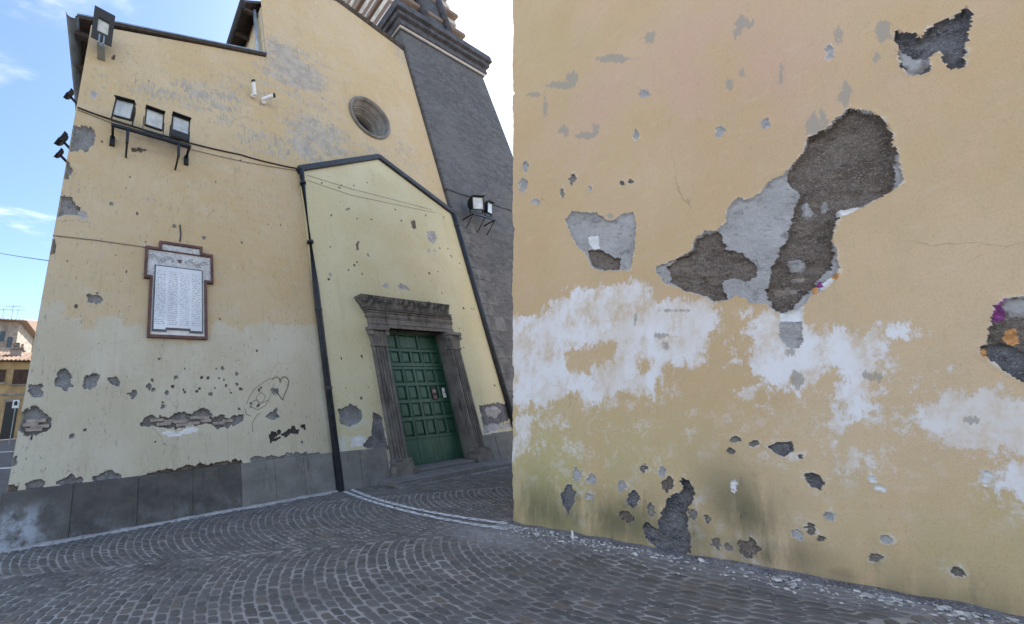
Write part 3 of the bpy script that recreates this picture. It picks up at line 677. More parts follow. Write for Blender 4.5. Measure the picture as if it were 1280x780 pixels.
# eaves gutter on the left corner, nave gutter and white downpipe
def gutter(name, x, z, y0, y1, r, mat):
    n = 9; vs = []; fs = []
    for y in (y0, y1):
        for rr_ in (r, r-.012):
            vs += [(x+rr_*math.cos(math.pi+math.pi*i/(n-1)), y, z+rr_*math.sin(math.pi+math.pi*i/(n-1))) for i in range(n)]
    for i in range(n-1):
        fs += [(i, i+1, 2*n+i+1, 2*n+i), (n+i, 3*n+i, 3*n+i+1, n+i+1), (i, n+i, n+i+1, i+1)]
    return MB().add(vs, fs).build(name, mat, church, smooth=True)
gutter('gutter', -1.40, 10.42, D-.12, 28, .13, simple('weathered gutter', (.10, .11, .125), .5, .3, .3, 4))
for s in range(12): MB().box(-1.36, -1.0, 6.15+s*.8, 6.25+s*.8, 10.22, 10.36).build('rafter_end', M['wood'], church)
gutter('nave_gutter', 3.04, 14.36, 6.0, 28, .1, M['iron'])
MB().tube([(3.52, 6.22, 14.4), (3.52, 6.22, 12.2)], .06, 10).build('downpipe', M['zinc'], church, smooth=True)
MB().box(3.40, 3.66, 6.1, 6.35, 11.98, 12.22).build('roof_flashing', M['iron'], church)

# plinth slabs
xs = [-1.235, -.37, .54, 1.41, 2.28, 2.96, 3.60, 4.30]
for i, (a, b) in enumerate(zip(xs[:-1], xs[1:])):
    top = .702+random.uniform(-.006, .008)
    MB().box(a+.002, b-.002, D-.07-random.uniform(0, .008), D+.03, -.05, top).build('plinth_slab', M['plinth'] if i < 4 else M['plinth2'], church, bevel=.006)
MB().box(-1.27, -1.19, D+.03, D+6, -.05, .70).build('plinth_slab', M['plinth'], church, bevel=.01)
for a, b in ((4.42, 4.94), (4.94, 5.70), (8.98, 9.55), (9.55, 10.52)):
    MB().box(a+.004, b-.004, D-.15, D+.03, -.05, .70+random.uniform(-.01, .01)).build('plinth_slab', M['plinth2'], church, bevel=.012)

# crumbly mortar strip along the plinth foot
mb = MB(); N = 150
for i in range(N):
    x = -1.25+i*(5.55/(N-1)); w0 = .05+.05*float(vnoise(np.array(x*4.), np.array(.7), 12))+.02*random.random(); h0 = .012+.02*float(vnoise(np.array(x*6.), np.array(.2), 14))
    b = len(mb.v); mb.v += [(x, D-.06, h0), (x, D-.075-w0*.5, h0*.7), (x, D-.08-w0, -.012)]
    if i: mb.f += [(b-3, b-2, b+1, b), (b-2, b-1, b+2, b+1)]
mb.build('mortar_strip', M['mgrey'], church)
# porch front (slightly proud, pale yellow) with dark flashing round it
YP = 5.915
def ptop(u): return 7.90+(9.33-7.90)*(1-np.abs(u-7.50)/3.12)
PX0, PX1 = 4.36, 10.58
PH = [('stone', .04, [(423.6,513),(438,505),(452,513),(450.5,526),(438,534),(426.5,528)]), ('mblue', .03, [(467,517),(477,522),(482,551),(487,562),(459.5,560),(452,557),(465,546)]),
 ('mblue', .02, [(599.5,508),(621,504),(640,508),(640,522),(622,530),(606,538)]), ('mgrey', .012, [(604,533),(615,530),(628,531),(640,526),(640,534),(622,537),(605,541)]), ('mgrey', -.012, [(607,512),(618,508),(628,513),(622,522),(611,520)]),
 ('mgrey', .006, [(534,290),(543,289),(546,298),(541,305),(535,299)]), ('mgrey', .006, [(482,352),(487,356),(485,361),(479,358)]), ('mgrey', .006, [(497,357),(507,357),(512,362),(500,361)]),
 ('mdark', .02, [(514,277),(518,276),(520,284),(516,286)]), ('mdark', .03, [(446,303),(448,302),(448,312),(446,312)]), ('lime', .006, [(440,548),(450,545),(458,550),(452,556),(440,556)])]
PP_ = [dict(poly=fp(pl, YP), depth=d, mat=M[m], name={'stone': 'exposed_stone', 'mblue': 'exposed_cement', 'mgrey': 'exposed_undercoat', 'mdark': 'exposed_mortar', 'lime': 'exposed_lime'}[m], wob=.045, rough=.01) for m, d, pl in PH]
for i in range(55):
    x, z = rr.uniform(4.6, 10.3), rr.uniform(1.0, 8.3); r = rr.choice([.014, .017, .02, .026, .04])
    PP_.append(dict(poly=[(x+r*math.cos(a)*rr.uniform(.6, 1.4), z+r*math.sin(a)*rr.uniform(.6, 1.4)) for a in [k*math.pi/4 for k in range(8)]], depth=.025, mat=M['mdark' if r < .03 else 'mgrey'], wob=.01, rough=.003, tiny=True, lip=0))
ppeel = [(540,315,14,28,.9),(532,330,12,20,.8),(500,357,34,8,.9),(425,268,22,14,.45),(520,350,20,14,.6),(433,475,14,10,.6),(470,360,14,8,.6),(600,500,18,10,.6)]
PPL = [(PF(cx, cy, YP), abs(PF(cx+rx, cy, YP)[0]-PF(cx, cy, YP)[0]), abs(PF(cx, cy-ry, YP)[1]-PF(cx, cy, YP)[1]), w) for cx, cy, rx, ry, w in ppeel]
def ppeel_attr(U, V):
    r = np.full(U.shape, -.35)
    for (cx, cz), rx, rzz, w in PPL: r = np.maximum(r, w*1.15*np.exp(-(((U-cx)/rx)**2+((V-cz)/rzz)**2)*1.1)-.28)
    return r
DX0, DX1, DZ0, DZ1 = 6.29, 8.67, .16, 3.50
sheet('porch_plaster', church, np.linspace(PX0, PX1, 300), np.linspace(0, 1, 380), lambda u: (np.full(u.shape, .05), ptop(u)), lambda U, V, d: np.stack([U, YP+d, V], -1), PP_, {'peel': ppeel_attr}, M['porch'],
      lambda u, v: (u > DX0-.08) & (u < DX1+.08) & (v < DZ1+.1))
MB().box(PX0+.004, PX0+.05, YP+.01, D+.06, .05, 7.85).build('porch_return', M['porch'], church)
def bar(name, p, q, w, d, mat, parent=church, y=YP-.05):
    p = Vector((p[0], 0, p[1])); q = Vector((q[0], 0, q[1])); t = (q-p).normalized(); nn = Vector((-t.z, 0, t.x))*w/2
    pts = [p-nn, q-nn, q+nn, p+nn]
    mb = MB(); mb.add([(v.x, y, v.z) for v in pts]+[(v.x, y+d, v.z) for v in pts], [(0, 1, 2, 3), (7, 6, 5, 4), (0, 4, 5, 1), (1, 5, 6, 2), (2, 6, 7, 3), (3, 7, 4, 0)])
    return mb.build(name, mat, parent, bevel=.012)
bar('porch_flashing', (4.30, 7.86), (7.50, 9.34), .17, .2, M['iron'], y=YP-.08); bar('porch_flashing', (7.50, 9.335), (10.66, 7.88), .17, .2, M['iron'], y=YP-.083)
MB().tube([(4.37, YP-.035, 7.85), (4.37, YP-.035, 4.4), (4.36, YP-.035, .0)], .075, 12).build('downpipe', M['iron'], church, smooth=True)
MB().tube([(10.60, YP-.035, 7.85), (10.60, YP-.035, 0)], .075, 12).build('downpipe', M['iron'], church, smooth=True)
for z in (7.4, 5.6, 3.8, 2.0):
    for x in (4.37, 10.60): MB().tube([(x, YP-.035, z-.03), (x, YP-.035, z+.03)], .085, 12).build('pipe_clamp', M['iron'], church)
# oculus
oc = lathe('oculus', [(.80, .06), (.90, .0), (.90, -.05), (.87, -.08), (.82, -.07), (.79, -.02), (.78, .05), (.70, .16), (.69, .20), (.66, .21), (.60, .36), (.57, .37), (.545, .46), (.54, .62)], simple('grey oculus stone', (.20, .185, .17), .9, 0, .25, 3, .3), church, 64, Matrix.Translation((OC[0], D, OC[1])), False)
lathe('oculus_glass', [(.001, .55), (.545, .55)], M['glass'], oc, 48, Matrix.Translation((OC[0], D, OC[1])))
mb = MB(); 
for a in range(4): mb.tube([(OC[0]-.55*math.cos(a*math.pi/4), D+.53, OC[1]-.55*math.sin(a*math.pi/4)), (OC[0]+.55*math.cos(a*math.pi/4), D+.53, OC[1]+.55*math.sin(a*math.pi/4))], .012, 6)
mb.build('window_bars', M['black'], oc)

# portal
YF = 5.845
def pilaster(x0, x1):
    w = x1-x0; pts = []; nfl = 4; m = .04; fw = (w-2*m)/nfl
    pts.append((x0, 6.0)); pts.append((x0, YF)); 
    for k in range(nfl):
        a = x0+m+k*fw; g = fw*.16
        for i in range(6):
            t = math.pi*i/5; pts.append((a+fw/2-(fw/2-g)*math.cos(t), YF+(fw*.62)*math.sin(t)))
    pts += [(x1, YF), (x1, 6.0)]
    p = MB().prism(pts, 'z', .42, 2.98).build('pilaster', M['portal'], church)
    mb = MB().box(x0-.03, x1+.03, YF-.03, 6.0, 2.97, 3.03); mb.build('necking', M['portal'], p, bevel=.012)
    mb = MB(); mb.prism([(x0, 3.03), (x1, 3.03), (x1+.035, 3.25), (x1+.085, 3.37), (x0-.085, 3.37), (x0-.035, 3.25)], 'y', YF-.01, 6.0)
    cp = mb.build('capital', M['portal'], p, bevel=.01)
    mb = MB()
    for k in range(4):
        cx = x0+w*(k+.5)/4
        mb.add([(cx-.05, YF-.01, 3.05), (cx+.05, YF-.01, 3.05), (cx+.04, YF-.05, 3.22), (cx, YF-.085, 3.30), (cx-.04, YF-.05, 3.22), (cx, YF-.03, 3.12)], [(0, 1, 5), (1, 2, 5), (2, 3, 5), (3, 4, 5), (4, 0, 5)])
    mb.build('acanthus_leaf', M['portal'], cp, sub=1)
    for sx in (x0-.02, x1+.02):
        mb = MB(); mb.tube([(sx, YF-.075, 3.30), (sx, YF+.03, 3.30)], .065, 12); mb.build('volute', M['portal'], cp, bevel=.01)
    MB().box(x0-.10, x1+.10, YF-.085, 6.0, 3.37, 3.46).build('abacus', M['portal'], p, bevel=.015)
    mb = MB().prism([(x0, .42), (x1, .42), (x1+.05, .34), (x1+.03, .30), (x1+.10, .2), (x1+.10, .02), (x0-.12, .02), (x0-.12, .18), (x0-.03, .30), (x0-.05, .34)], 'y', YF-.09, 6.0)
    mb.build('pilaster_base', M['portal'], p, sub=2, rough=.012, bevel=.012)
pilaster(5.83, 6.29); pilaster(8.67, 9.05)
MB().box(DX0-.1, DX0-.001, 6.001, 6.40, .05, 3.52).build('jamb', M['portal'], church); MB().box(DX1+.001, DX1+.1, 6.001, 6.40, .05, 3.52).build('jamb', M['portal'], church)
MB().box(DX0-.1, DX1+.1, YF+.02, 6.40, 3.462, 3.55).build('lintel_soffit', M['portal'], church)
ent = MB().box(5.83, 8.93, YF-.015, 6.0, 3.552, 3.70).build('architrave', M['portal'], church, bevel=.01, sub=2, rough=.003)
steps = [(3.462, 3.55, .005), (3.702, 3.735, .02), (3.737, 3.765, .035), (3.767, 3.84, .028), (3.842, 3.862, .05), (3.864, 3.90, .04)]
for z0, z1, p in steps:
    MB().box(5.84-p*1.9, 8.99-random.uniform(0, .03), YF-p, 6.0, z0, z1).build('cornice_moulding', M['portal'], church, bevel=.006)
MB().box(5.84-.12, 8.95, YF-.055, 6.0, 3.902, 3.952).build('dentil_band', M['portal'], church)
mb = MB()
for k in range(46): mb.box(5.76+k*.068, 5.76+k*.068+.038, YF-.085, YF-.05, 3.904, 3.95)
mb.build('dentils', M['portal'], church)
MB().box(5.84-.17, 8.90, YF-.10, 6.0, 3.954, 3.985).build('cornice_moulding', M['portal'], church, bevel=.006)
mb = MB(); n = 9; va = []                             # cyma cap flaring out to the left
for k in range(n):
    t = k/(n-1); z = 3.987+.255*t; pr = .10+.085*(t*t*(3-2*t)); xl = 5.84-.17-.15*(t*t*(3-2*t))
    va.append((xl, YF-pr, z))
vs = []; fs = []
for (xl, y, z) in va: vs += [(xl, 6.0, z), (xl, y, z), (8.79, y, z), (8.79, 6.0, z)]
for k in range(n-1):
    b = k*4
    for j in range(3): fs.append((b+j, b+j+1, b+5+j, b+4+j))
fs += [(0, 3, 2, 1), (4*n-4, 4*n-3, 4*n-2, 4*n-1)]+[(k*4+3, k*4, k*4+4, k*4+7) for k in range(n-1)]
mb.add(vs, fs).build('cornice_cap', M['portal'], church, rough=.006, sub=1)
# steps
MB().box(5.38, 9.28, 5.42, 6.35, -.03, .10).build('threshold_slab', M['plinth2'], church, bevel=.015, sub=2, rough=.004)
MB().box(6.05, 8.9, 5.85, 6.5, .102, .165).build('threshold_slab', M['plinth2'], church, bevel=.012)
# door
YD = 6.22
door = MB().box(DX0, DX1, YD+.03, YD+.09, DZ0, DZ1).build('door', M['green'], church)
cols = [DX0+(DX1-DX0)*i/6 for i in range(7)]
rows = [(.80, 1.20), (1.24, 1.64), (1.68, 2.08), (2.12, 2.50), (2.62, 2.95)]
xg = {0, 2, 4, 6}
gaps = [cols[2], cols[4]]
def rail(x0, x1, z0, z1): MB().box(x0, x1, YD-.012, YD+.032, z0, z1).build('rail', M['green'], door, bevel=.006)
zs = [DZ0+.60, .80, 1.20, 1.24, 1.64, 1.68, 2.08, 2.12, 2.50, 2.62, 2.95]
for a, b in ((.74, .81), (1.17, 1.26), (1.60, 1.69), (2.03, 2.12), (2.46, 2.535), (2.545, 2.64), (2.94, 3.02), (3.42, 3.50)):
    for i in range(3): rail(cols[2*i]+.004, cols[2*i+2]-.004, a, b)
for j, (a, b) in enumerate(((.811, 1.169), (1.261, 1.599), (1.691, 2.029), (2.121, 2.459), (2.641, 2.939))):
    for i in range(7):
        c = cols[i]
        if i in (0, 6): rail(c if i == 0 else c-.04, c+.04 if i == 0 else c, a, b)
        elif i in (2, 4): rail(c-.045, c-.003, a, b); rail(c+.003, c+.045, a, b)
        else: rail(c-.04, c+.04, a, b)
    for i in range(6):
        x0, x1 = cols[i]+.047, cols[i+1]-.047; y = YD+.029
        mb = MB(); g = .05
        mb.add([(x0, y, a+.004), (x1, y, a+.004), (x1, y, b-.004), (x0, y, b-.004), (x0+g, y-.022, a+g), (x1-g, y-.022, a+g), (x1-g, y-.022, b-g), (x0+g, y-.022, b-g)], [(0, 1, 5, 4), (1, 2, 6, 5), (2, 3, 7, 6), (3, 0, 4, 7), (4, 5, 6, 7)])
        mb.build('door_panel', M['green'], door)
for i in range(3):
    x0, x1 = cols[2*i]+.05, cols[2*i+2]-.05; a, b = 3.03, 3.41; y = YD+.029; g = .05
    rail(cols[2*i]+.004, x0-.004, a, b); rail(x1+.004, cols[2*i+2]-.004, a, b)
    MB().add([(x0, y, a), (x1, y, a), (x1, y, b), (x0, y, b), (x0+g, y-.022, a+g), (x1-g, y-.022, a+g), (x1-g, y-.022, b-g), (x0+g, y-.022, b-g)], [(0, 1, 5, 4), (1, 2, 6, 5), (2, 3, 7, 6), (3, 0, 4, 7), (4, 5, 6, 7)]).build('door_panel', M['green'], door)
    MB().box(cols[2*i]+.004, cols[2*i+2]-.004, YD-.006, YD+.032, DZ0+.01, .738).build('kick_board', M['green'], door, bevel=.006)
x, z = PF(543, 492, YD-.02); nb = MB().box(x-.09, x+.09, YD-.026, YD-.014, z-.17, z+.17).build('notice', simple('dark red notice', (.055, .022, .018), .6, 0, .2, 10, 0), door)
MB().box(x-.06, x+.06, YD-.030, YD-.027, z+.02, z+.11).build('notice_print', simple('notice print', (.30, .26, .24), .6, 0, .3, 40, 0), nb)
MB().box(x-.06, x+.06, YD-.030, YD-.027, z-.13, z-.05).build('notice_print', simple('notice print grey', (.16, .13, .13), .6, 0, .3, 40, 0), nb)
x, z = PF(555, 491, YD-.02); nb = MB().box(x-.06, x+.06, YD-.030, YD-.014, z-.13, z+.13).build('lock_plate', M['white'], door, bevel=.01)
MB().tube([(x+.0, YD-.03, z+.02), (x, YD-.06, z+.02)], .02, 10).build('door_knob', M['zinc'], nb)

# cables and wires on the facade, graffiti
def wire(name, pix, r, Y, mat=M['black'], parent=church, sag=0):
    pts = []
    for i in range(len(pix)-1):
        for k in range(8):
            t = k/8; x = pix[i][0]*(1-t)+pix[i+1][0]*t; y = pix[i][1]*(1-t)+pix[i+1][1]*t+sag*math.sin(math.pi*t)
            a, b = PF(x, y, Y); pts.append((a, Y, b))
    a, b = PF(*pix[-1], Y); pts.append((a, Y, b))
    return MB().tube(pts, r, 6).build(name, mat, parent, smooth=True)
wire('cable', [(97, 134), (142, 150), (235, 178), (300, 193), (345, 205), (377, 211)], .016, D-.02, sag=.6)
wire('cable', [(97, 137), (160, 161), (236, 186), (310, 203), (377, 214)], .006, D-.02, sag=.4)
wire('cable', [(66, 294), (120, 300), (184, 309)], .010, D-.014, M['scrawl'])
wire('cable', [(384, 219), (440, 236), (540, 262)], .005, YP-.015, M['scrawl']); wire('cable', [(384, 225), (440, 244), (545, 266)], .005, YP-.015, M['scrawl'])
wire('cable', [(225, 281), (226, 292), (225, 302)], .015, D-.02)
heart = [(340.5,474.5),(343,472),(346,471),(349,473),(350,476),(350,479),(351,474),(354,471),(358,471.5),(361,476),(360,483),(357,490),(353,500),(349,494),(345.5,488)]
wire('graffiti_heart', heart, .009, D-.004, M['graffiti'])
for pl in ([(308,505),(312,495),(318,486),(326,480),(335,474),(340,473)], [(312,510),(318,500),(328,503),(332,495),(326,490),(320,497),(324,505),(335,500)], [(313,508),(322,512),(332,507),(340,490),(342,480)], [(316,540),(315,530),(319,522),(324,516)], [(306,510),(308,518),(314,520)]):
    wire('graffiti_scrawl', pl, .008, D-.002, M['scrawl'])

# ------------------------------------------------------------------ memorial plaque
plq = empty('memorial_plaque', (1.12, D-.02, 2.95)); tag(plq, 'white marble memorial plaque with name columns and brown stepped frame on ochre wall', 'plaque')
def rel(mb): mb.v = [(x-1.12, y-(D-.02), z-2.95) for x, y, z in mb.v]; return mb
out = [(.56, 2.98), (1.69, 2.98), (1.69, 4.18), (1.83, 4.18), (1.83, 4.85), (1.60, 4.85), (1.60, 5.0), (.71, 4.99), (.71, 4.83), (.45, 4.83), (.45, 4.15), (.56, 4.15)]
def inset(P, d):
    n = len(P); o = []
    for i in range(n):
        p0, p1, p2 = Vector(P[i-1]), Vector(P[i]), Vector(P[(i+1) % n])
        a = (p1-p0).normalized(); b = (p2-p1).normalized(); na = Vector((-a.y, a.x)); nb_ = Vector((-b.y, b.x))
        m_ = na+nb_; m_ /= max(.3, m_.dot(na)); o.append(tuple(p1+m_*d))
    return o
inn = inset(out, .055); n = len(out); mb = MB()
v = [(x, D-.085, z) for x, z in out]+[(x, D-.085, z) for x, z in inn]+[(x, D+.01, z) for x, z in out]+[(x, D-.045, z) for x, z in inn]
fs = []
for i in range(n):
    j = (i+1) % n; fs += [(i, j, n+j, n+i), (i, 2*n+i, 2*n+j, j), (n+i, n+j, 3*n+j, 3*n+i)]
rel(mb.add(v, fs)).build('frame', M['plframe'], plq)
for x0, x1, z0, z1 in ((.62, 1.63, 3.04, 4.17), (.51, 1.77, 4.17, 4.79), (.77, 1.54, 4.79, 4.94)):
    pass
rel(MB().box(.605, 1.645, D-.045, D+.005, 3.02, 4.205)).build('backing_slab', M['lime'], plq)
rl = rel(MB().box(.50, 1.78, D-.045, D+.005, 4.207, 4.785)).build('carved_band', M['relief'], plq)
rel(MB().box(.76, 1.55, D-.055, D+.005, 4.805, 4.945)).build('title_band', M['relief'], plq, bevel=.01)
rel(MB().box(.50, 1.78, D-.065, D-.03, 4.775, 4.80)).build('ledge', M['plframe'], plq)
tab = rel(MB().prism([(.665, 3.13), (.88, 3.13), (.88, 3.17), (1.35, 3.17), (1.35, 3.13), (1.575, 3.13), (1.575, 4.42), (.665, 4.42)], 'y', D-.095, D-.046)).build('inscribed_tablet', M['plaque'], plq, bevel=.006)
rel(MB().prism([(.64, 3.10), (.90, 3.10), (.90, 3.14), (1.33, 3.14), (1.33, 3.10), (1.60, 3.10), (1.60, 4.45), (.64, 4.45)], 'y', D-.072, D-.047)).build('tablet_border', simple('slate edge', (.10, .12, .13), .6), plq)
st = []
for k in range(10):
    a = math.pi/2+k*math.pi/5; r = .055 if k % 2 == 0 else .022; st.append((1.13+r*math.cos(a), 4.60+r*math.sin(a)))
rel(MB().prism(st, 'y', D-.062, D-.044)).build('star', M['plframe'], plq)
for sx in (-1, 1):                                   # laurel sprays either side of the star
    for k in range(9):
        cx = 1.13+sx*(.12+k*.052); cz = 4.60+.05*math.sin(k*1.1)
        for up in (-1, 1):
            a = sx*(.7*up); ca, sa = math.cos(a), math.sin(a)
            lf = [(0, 0), (.035, .014), (.075, 0), (.035, -.014)]
            rel(MB().prism([(cx+sx*(p*ca)-0*q, cz+up*abs(p*.6)+q) for p, q in lf], 'y', D-.056, D-.044)).build('laurel_leaf', simple('shadowed carving', (.34, .33, .33), .8) if 'lv' not in M else M['lv'], rl)
            if 'lv' not in M: M['lv'] = bpy.data.materials['shadowed carving']

# ------------------------------------------------------------------ floodlights and brackets
def floodlight(loc, yaw, pitch, s, label, group=None, visor=True, stem=True, roll=0, h=1.25):
    """faces local -Y"""
    t = empty('floodlight', loc, (pitch, roll, yaw)); tag(t, label, 'floodlight', group)
    w, hh, d = .2*s, .2*s*h, .10*s
    MB().prism([(-d*.2, -hh), (d*1.0, -hh*.75), (d*1.5, -hh*.2), (d*1.5, hh*.4), (d*.9, hh*.9), (-d*.2, hh)], 'x', -w*.96, w*.96).build('housing', M['black'], t, bevel=.012*s)
    fr = MB()
    fr.box(-w, w, -d*.5, -d*.15, -hh, -hh*.86); fr.box(-w, w, -d*.5, -d*.15, hh*.86, hh); fr.box(-w, -w*.86, -d*.5, -d*.15, -hh*.86, hh*.86); fr.box(w*.86, w, -d*.5, -d*.15, -hh*.86, hh*.86)
    fr.build('lens_frame', M['black'], t, bevel=.004*s)
    MB().box(-w*.86, w*.86, -d*.32, -d*.24, -hh*.86, hh*.86).build('lens', M['lampglass'], t)
    if visor: MB().box(-w*1.03, w*1.03, -d*1.2, d*.3, hh*1.0, hh*1.05).build('visor', M['black'], t)
    if stem:
        mb = MB()
        for sx in (-1, 1): mb.box(sx*w*1.08-.008, sx*w*1.08+.008, d*.1, d*.5, -hh*1.35, hh*.1)
        mb.box(-w*1.1, w*1.1, d*.1, d*.5, -hh*1.42, -hh*1.35); mb.build('yoke', M['black'], t)
    return t
br = empty('lamp_bracket', (.46, D, 7.30)); tag(br, 'black steel bracket bar carrying three floodlights on the ochre wall', 'bracket')
def relb(mb, o): mb.v = [(x-o[0], y-o[1], z-o[2]) for x, y, z in mb.v]; return mb
bo = (.46, D, 7.30)
relb(MB().box(-.36, 1.27, 5.60, 5.65, 7.27, 7.33), bo).build('crossbar', M['black'], br)
for x in (-.33, 1.24):
    relb(MB().box(x-.025, x+.025, 5.652, 5.995, 7.275, 7.325), bo).build('arm', M['black'], br)
    relb(MB().box(x-.05, x+.05, 5.94, 5.998, 7.10, 7.33), bo).build('wall_plate', M['black'], br)
for x in (-.04, 1.0):
    relb(MB().box(x-.03, x+.03, 5.61, 5.65, 6.95, 7.268), bo).build('hanger', M['black'], br)
    relb(MB().tube([(x, 5.64, 6.97), (x, 5.99, 6.90)], .022, 8), bo).build('strut', M['black'], br)
floodlight((-.15, 5.58, 7.72), -.25, .30, 1.0, 'floodlight on the bracket bar twisted sideways towards the corner', 'floodlights on the bracket bar', h=.95, roll=.22)
floodlight((.46, 5.58, 7.70), .05, .28, .98, 'middle floodlight on the bracket bar, facing straight out', 'floodlights on the bracket bar', h=1.0)
fl = floodlight((1.02, 5.58, 7.67), .05, .2, 1.0, 'floodlight with tall black casing at the bar end towards the porch', 'floodlights on the bracket bar', h=1.3)
MB().box(-.215, .215, -.055, -.02, -.24, -.09).build('ballast_box', M['black'], fl, bevel=.01)
# lone lamp above the corner
fl = floodlight((-.73, 5.64, 9.98), .12, .38, 1.0, 'single black floodlight sticking up at the roof corner', h=1.6, stem=False, visor=False)
for a, b in (((-.21, .21), (-.34, -.15)), ((-.21, .21), (.14, .34)), ((-.21, -.11), (-.15, .14)), ((.11, .21), (-.15, .14))):
    MB().box(a[0], a[1], -.075, -.04, b[0], b[1]).build('casing_panel', M['black'], fl)
tr = MB(); tr.box(-.81, -.65, 5.66, 6.0, 9.46, 9.52); tr.box(-.79, -.76, 5.62, 5.68, 9.48, 9.73); tr.box(-.70, -.67, 5.62, 5.68, 9.48, 9.73)
tag(tr.build('lamp_mount', M['zinc']), 'small zinc wall mount under the roof corner floodlight', 'bracket')
# lamps on the side wall, seen edge on
for (px, py, s, lb) in ((84, 176, 1.0, 'upper floodlight jutting from the side wall beside the broken corner'), (96, 121, .8, 'floodlight on the side wall near the cable above the corner'), (82, 194, .7, 'small floodlight low on the side wall below another')):
    x, z = PF(px, py, 6.35); x = min(x, -1.32)
    t = floodlight((x, 6.35, z), math.radians(-62), -.5, s*.55, lb, 'side wall floodlights', stem=False)
    MB().box(-.02, .02, .06, .4, -.02, .02).build('arm', M['black'], t)
# pair of floodlights on the tower
bt = empty('lamp_bracket', (11.75, 5.9, 7.75)); tag(bt, 'small black bracket holding two floodlights on the grey tower', 'bracket')
bo = (11.75, 5.9, 7.75)
relb(MB().box(11.05, 12.35, 5.50, 5.54, 7.72, 7.77), bo).build('crossbar', M['black'], bt)
for x in (11.1, 11.75, 12.3): relb(MB().tube([(x, 5.52, 7.74), (x, 5.9, 7.35)], .02, 6), bo).build('strut', M['black'], bt)
for x in (11.1, 12.3): relb(MB().box(x-.02, x+.02, 5.54, 5.9, 7.72, 7.76), bo).build('arm', M['black'], bt)
floodlight((11.42, 5.48, 8.2), -.25, .25, 1.2, 'larger of the two floodlights on the tower, nearer the porch', 'tower floodlights', h=1.0)
floodlight((12.08, 5.48, 8.16), .1, .25, .95, 'smaller of the two floodlights on the tower', 'tower floodlights', h=1.1)
# security cameras
for x, z, yaw, pit, lb in ((3.10, 10.08, 2.6, 1.05, 'white security camera tilted up with dark lens on ochre wall'), (3.42, 9.98, -.95, .15, 'white security camera pointing sideways towards the tower')):
    t = empty('security_camera', (x, 5.99, z)); tag(t, lb, 'camera')
    lathe('mount', [(.001, -.09), (.05, -.09), (.07, -.05), (.07, 0), (.001, .005)], M['white'], t, 16)
    dv = Vector((-math.sin(yaw)*math.cos(pit), -abs(math.cos(yaw))*math.cos(pit), math.sin(pit)))
    b = Vector((0, -.12, .03))
    MB().tube([b-dv*.08, b+dv*.24], .055, 12).build('body', M['white'], t, smooth=False)
    MB().tube([b+dv*.24, b+dv*.30], .058, 12).build('lens_hood', M['black'], t)
    MB().tube([(0, -.08, 0), tuple(b)], .025, 8).build('arm', M['white'], t)

# ------------------------------------------------------------------ bell tower
tw = empty('bell_tower', (0, 0, 0)); tag(tw, 'tall dark grey stone bell tower with striped marble belfry beside the church', 'tower')
TX0, TX1, TY0, TY1 = 10.66, 16.5, 5.90, 11.6
MB().box(TX0, TX1, TY0, TY1, 0, 17.55).build('shaft', M['tower'], tw, bevel=.03)
for z0, z1, p in ((17.45, 17.52, .05), (17.552, 17.58, .10), (17.582, 17.95, .16), (17.952, 18.2, .30), (18.202, 18.62, .42)):
    MB().box(TX0-p, TX1+p, TY0-p, TY1+p, z0, z1).build('cornice', M['cornice'] if p != .10 else M['lime'], tw, bevel=.02)
MB().box(TX0+.25, TX1-.25, TY0+.25, TY1-.25, 18.622, 30).build('belfry', M['stripe'], tw)
z = 18.622
for k in range(16):                                  # alternate proud marble courses
    MB().box(TX0+.20, TX1-.20, TY0+.20, TY1-.20, z+.02, z+.33).build('marble_course', M['course'], tw, bevel=.02); z += .74
MB().box(13.2, 14.7, TY0+.10, TY0+.3, 18.9, 24).build('belfry_opening', M['cornice'], tw)  # solid dark slab; its colour stands for the shade inside the opening
for x in (13.1, 14.8):
    MB().tube([(x, TY0+.05, 18.95), (x, TY0+.05, 24)], .17, 14).build('colonnette', M['cornice'], tw, smooth=True)
    MB().box(x-.26, x+.26, TY0-.2, TY0+.26, 18.63, 18.94).build('colonnette_base', M['cornice'], tw, bevel=.05)
for k, (sx, sz) in enumerate(((TX1-.05, 20.6), (TX1-.05, 22.2), (TX1-.05, 24))): MB().box(TX0+.05, TX1-.02, TY0+.05, TY1-.05, sz, sz+.25).build('string_course', M['stripe'], tw, bevel=.03)
z = 0.0; k = 0
while z < 7.4:                                       # quoins up the left edge
    hh = random.uniform(.36, .52); L = (.95, .55)[k % 2]+random.uniform(-.08, .12)
    MB().box(TX0-.012, TX0+L, TY0-.018, TY0+.3, z+.006, z+hh-.006).build('quoin', M['quoin'], tw, bevel=.014); z += hh; k += 1
MB().box(TX0-.02, TX1+.02, TY0-.03, TY1+.02, 8.9, 8.96).build('string_course', M['cornice'], tw)

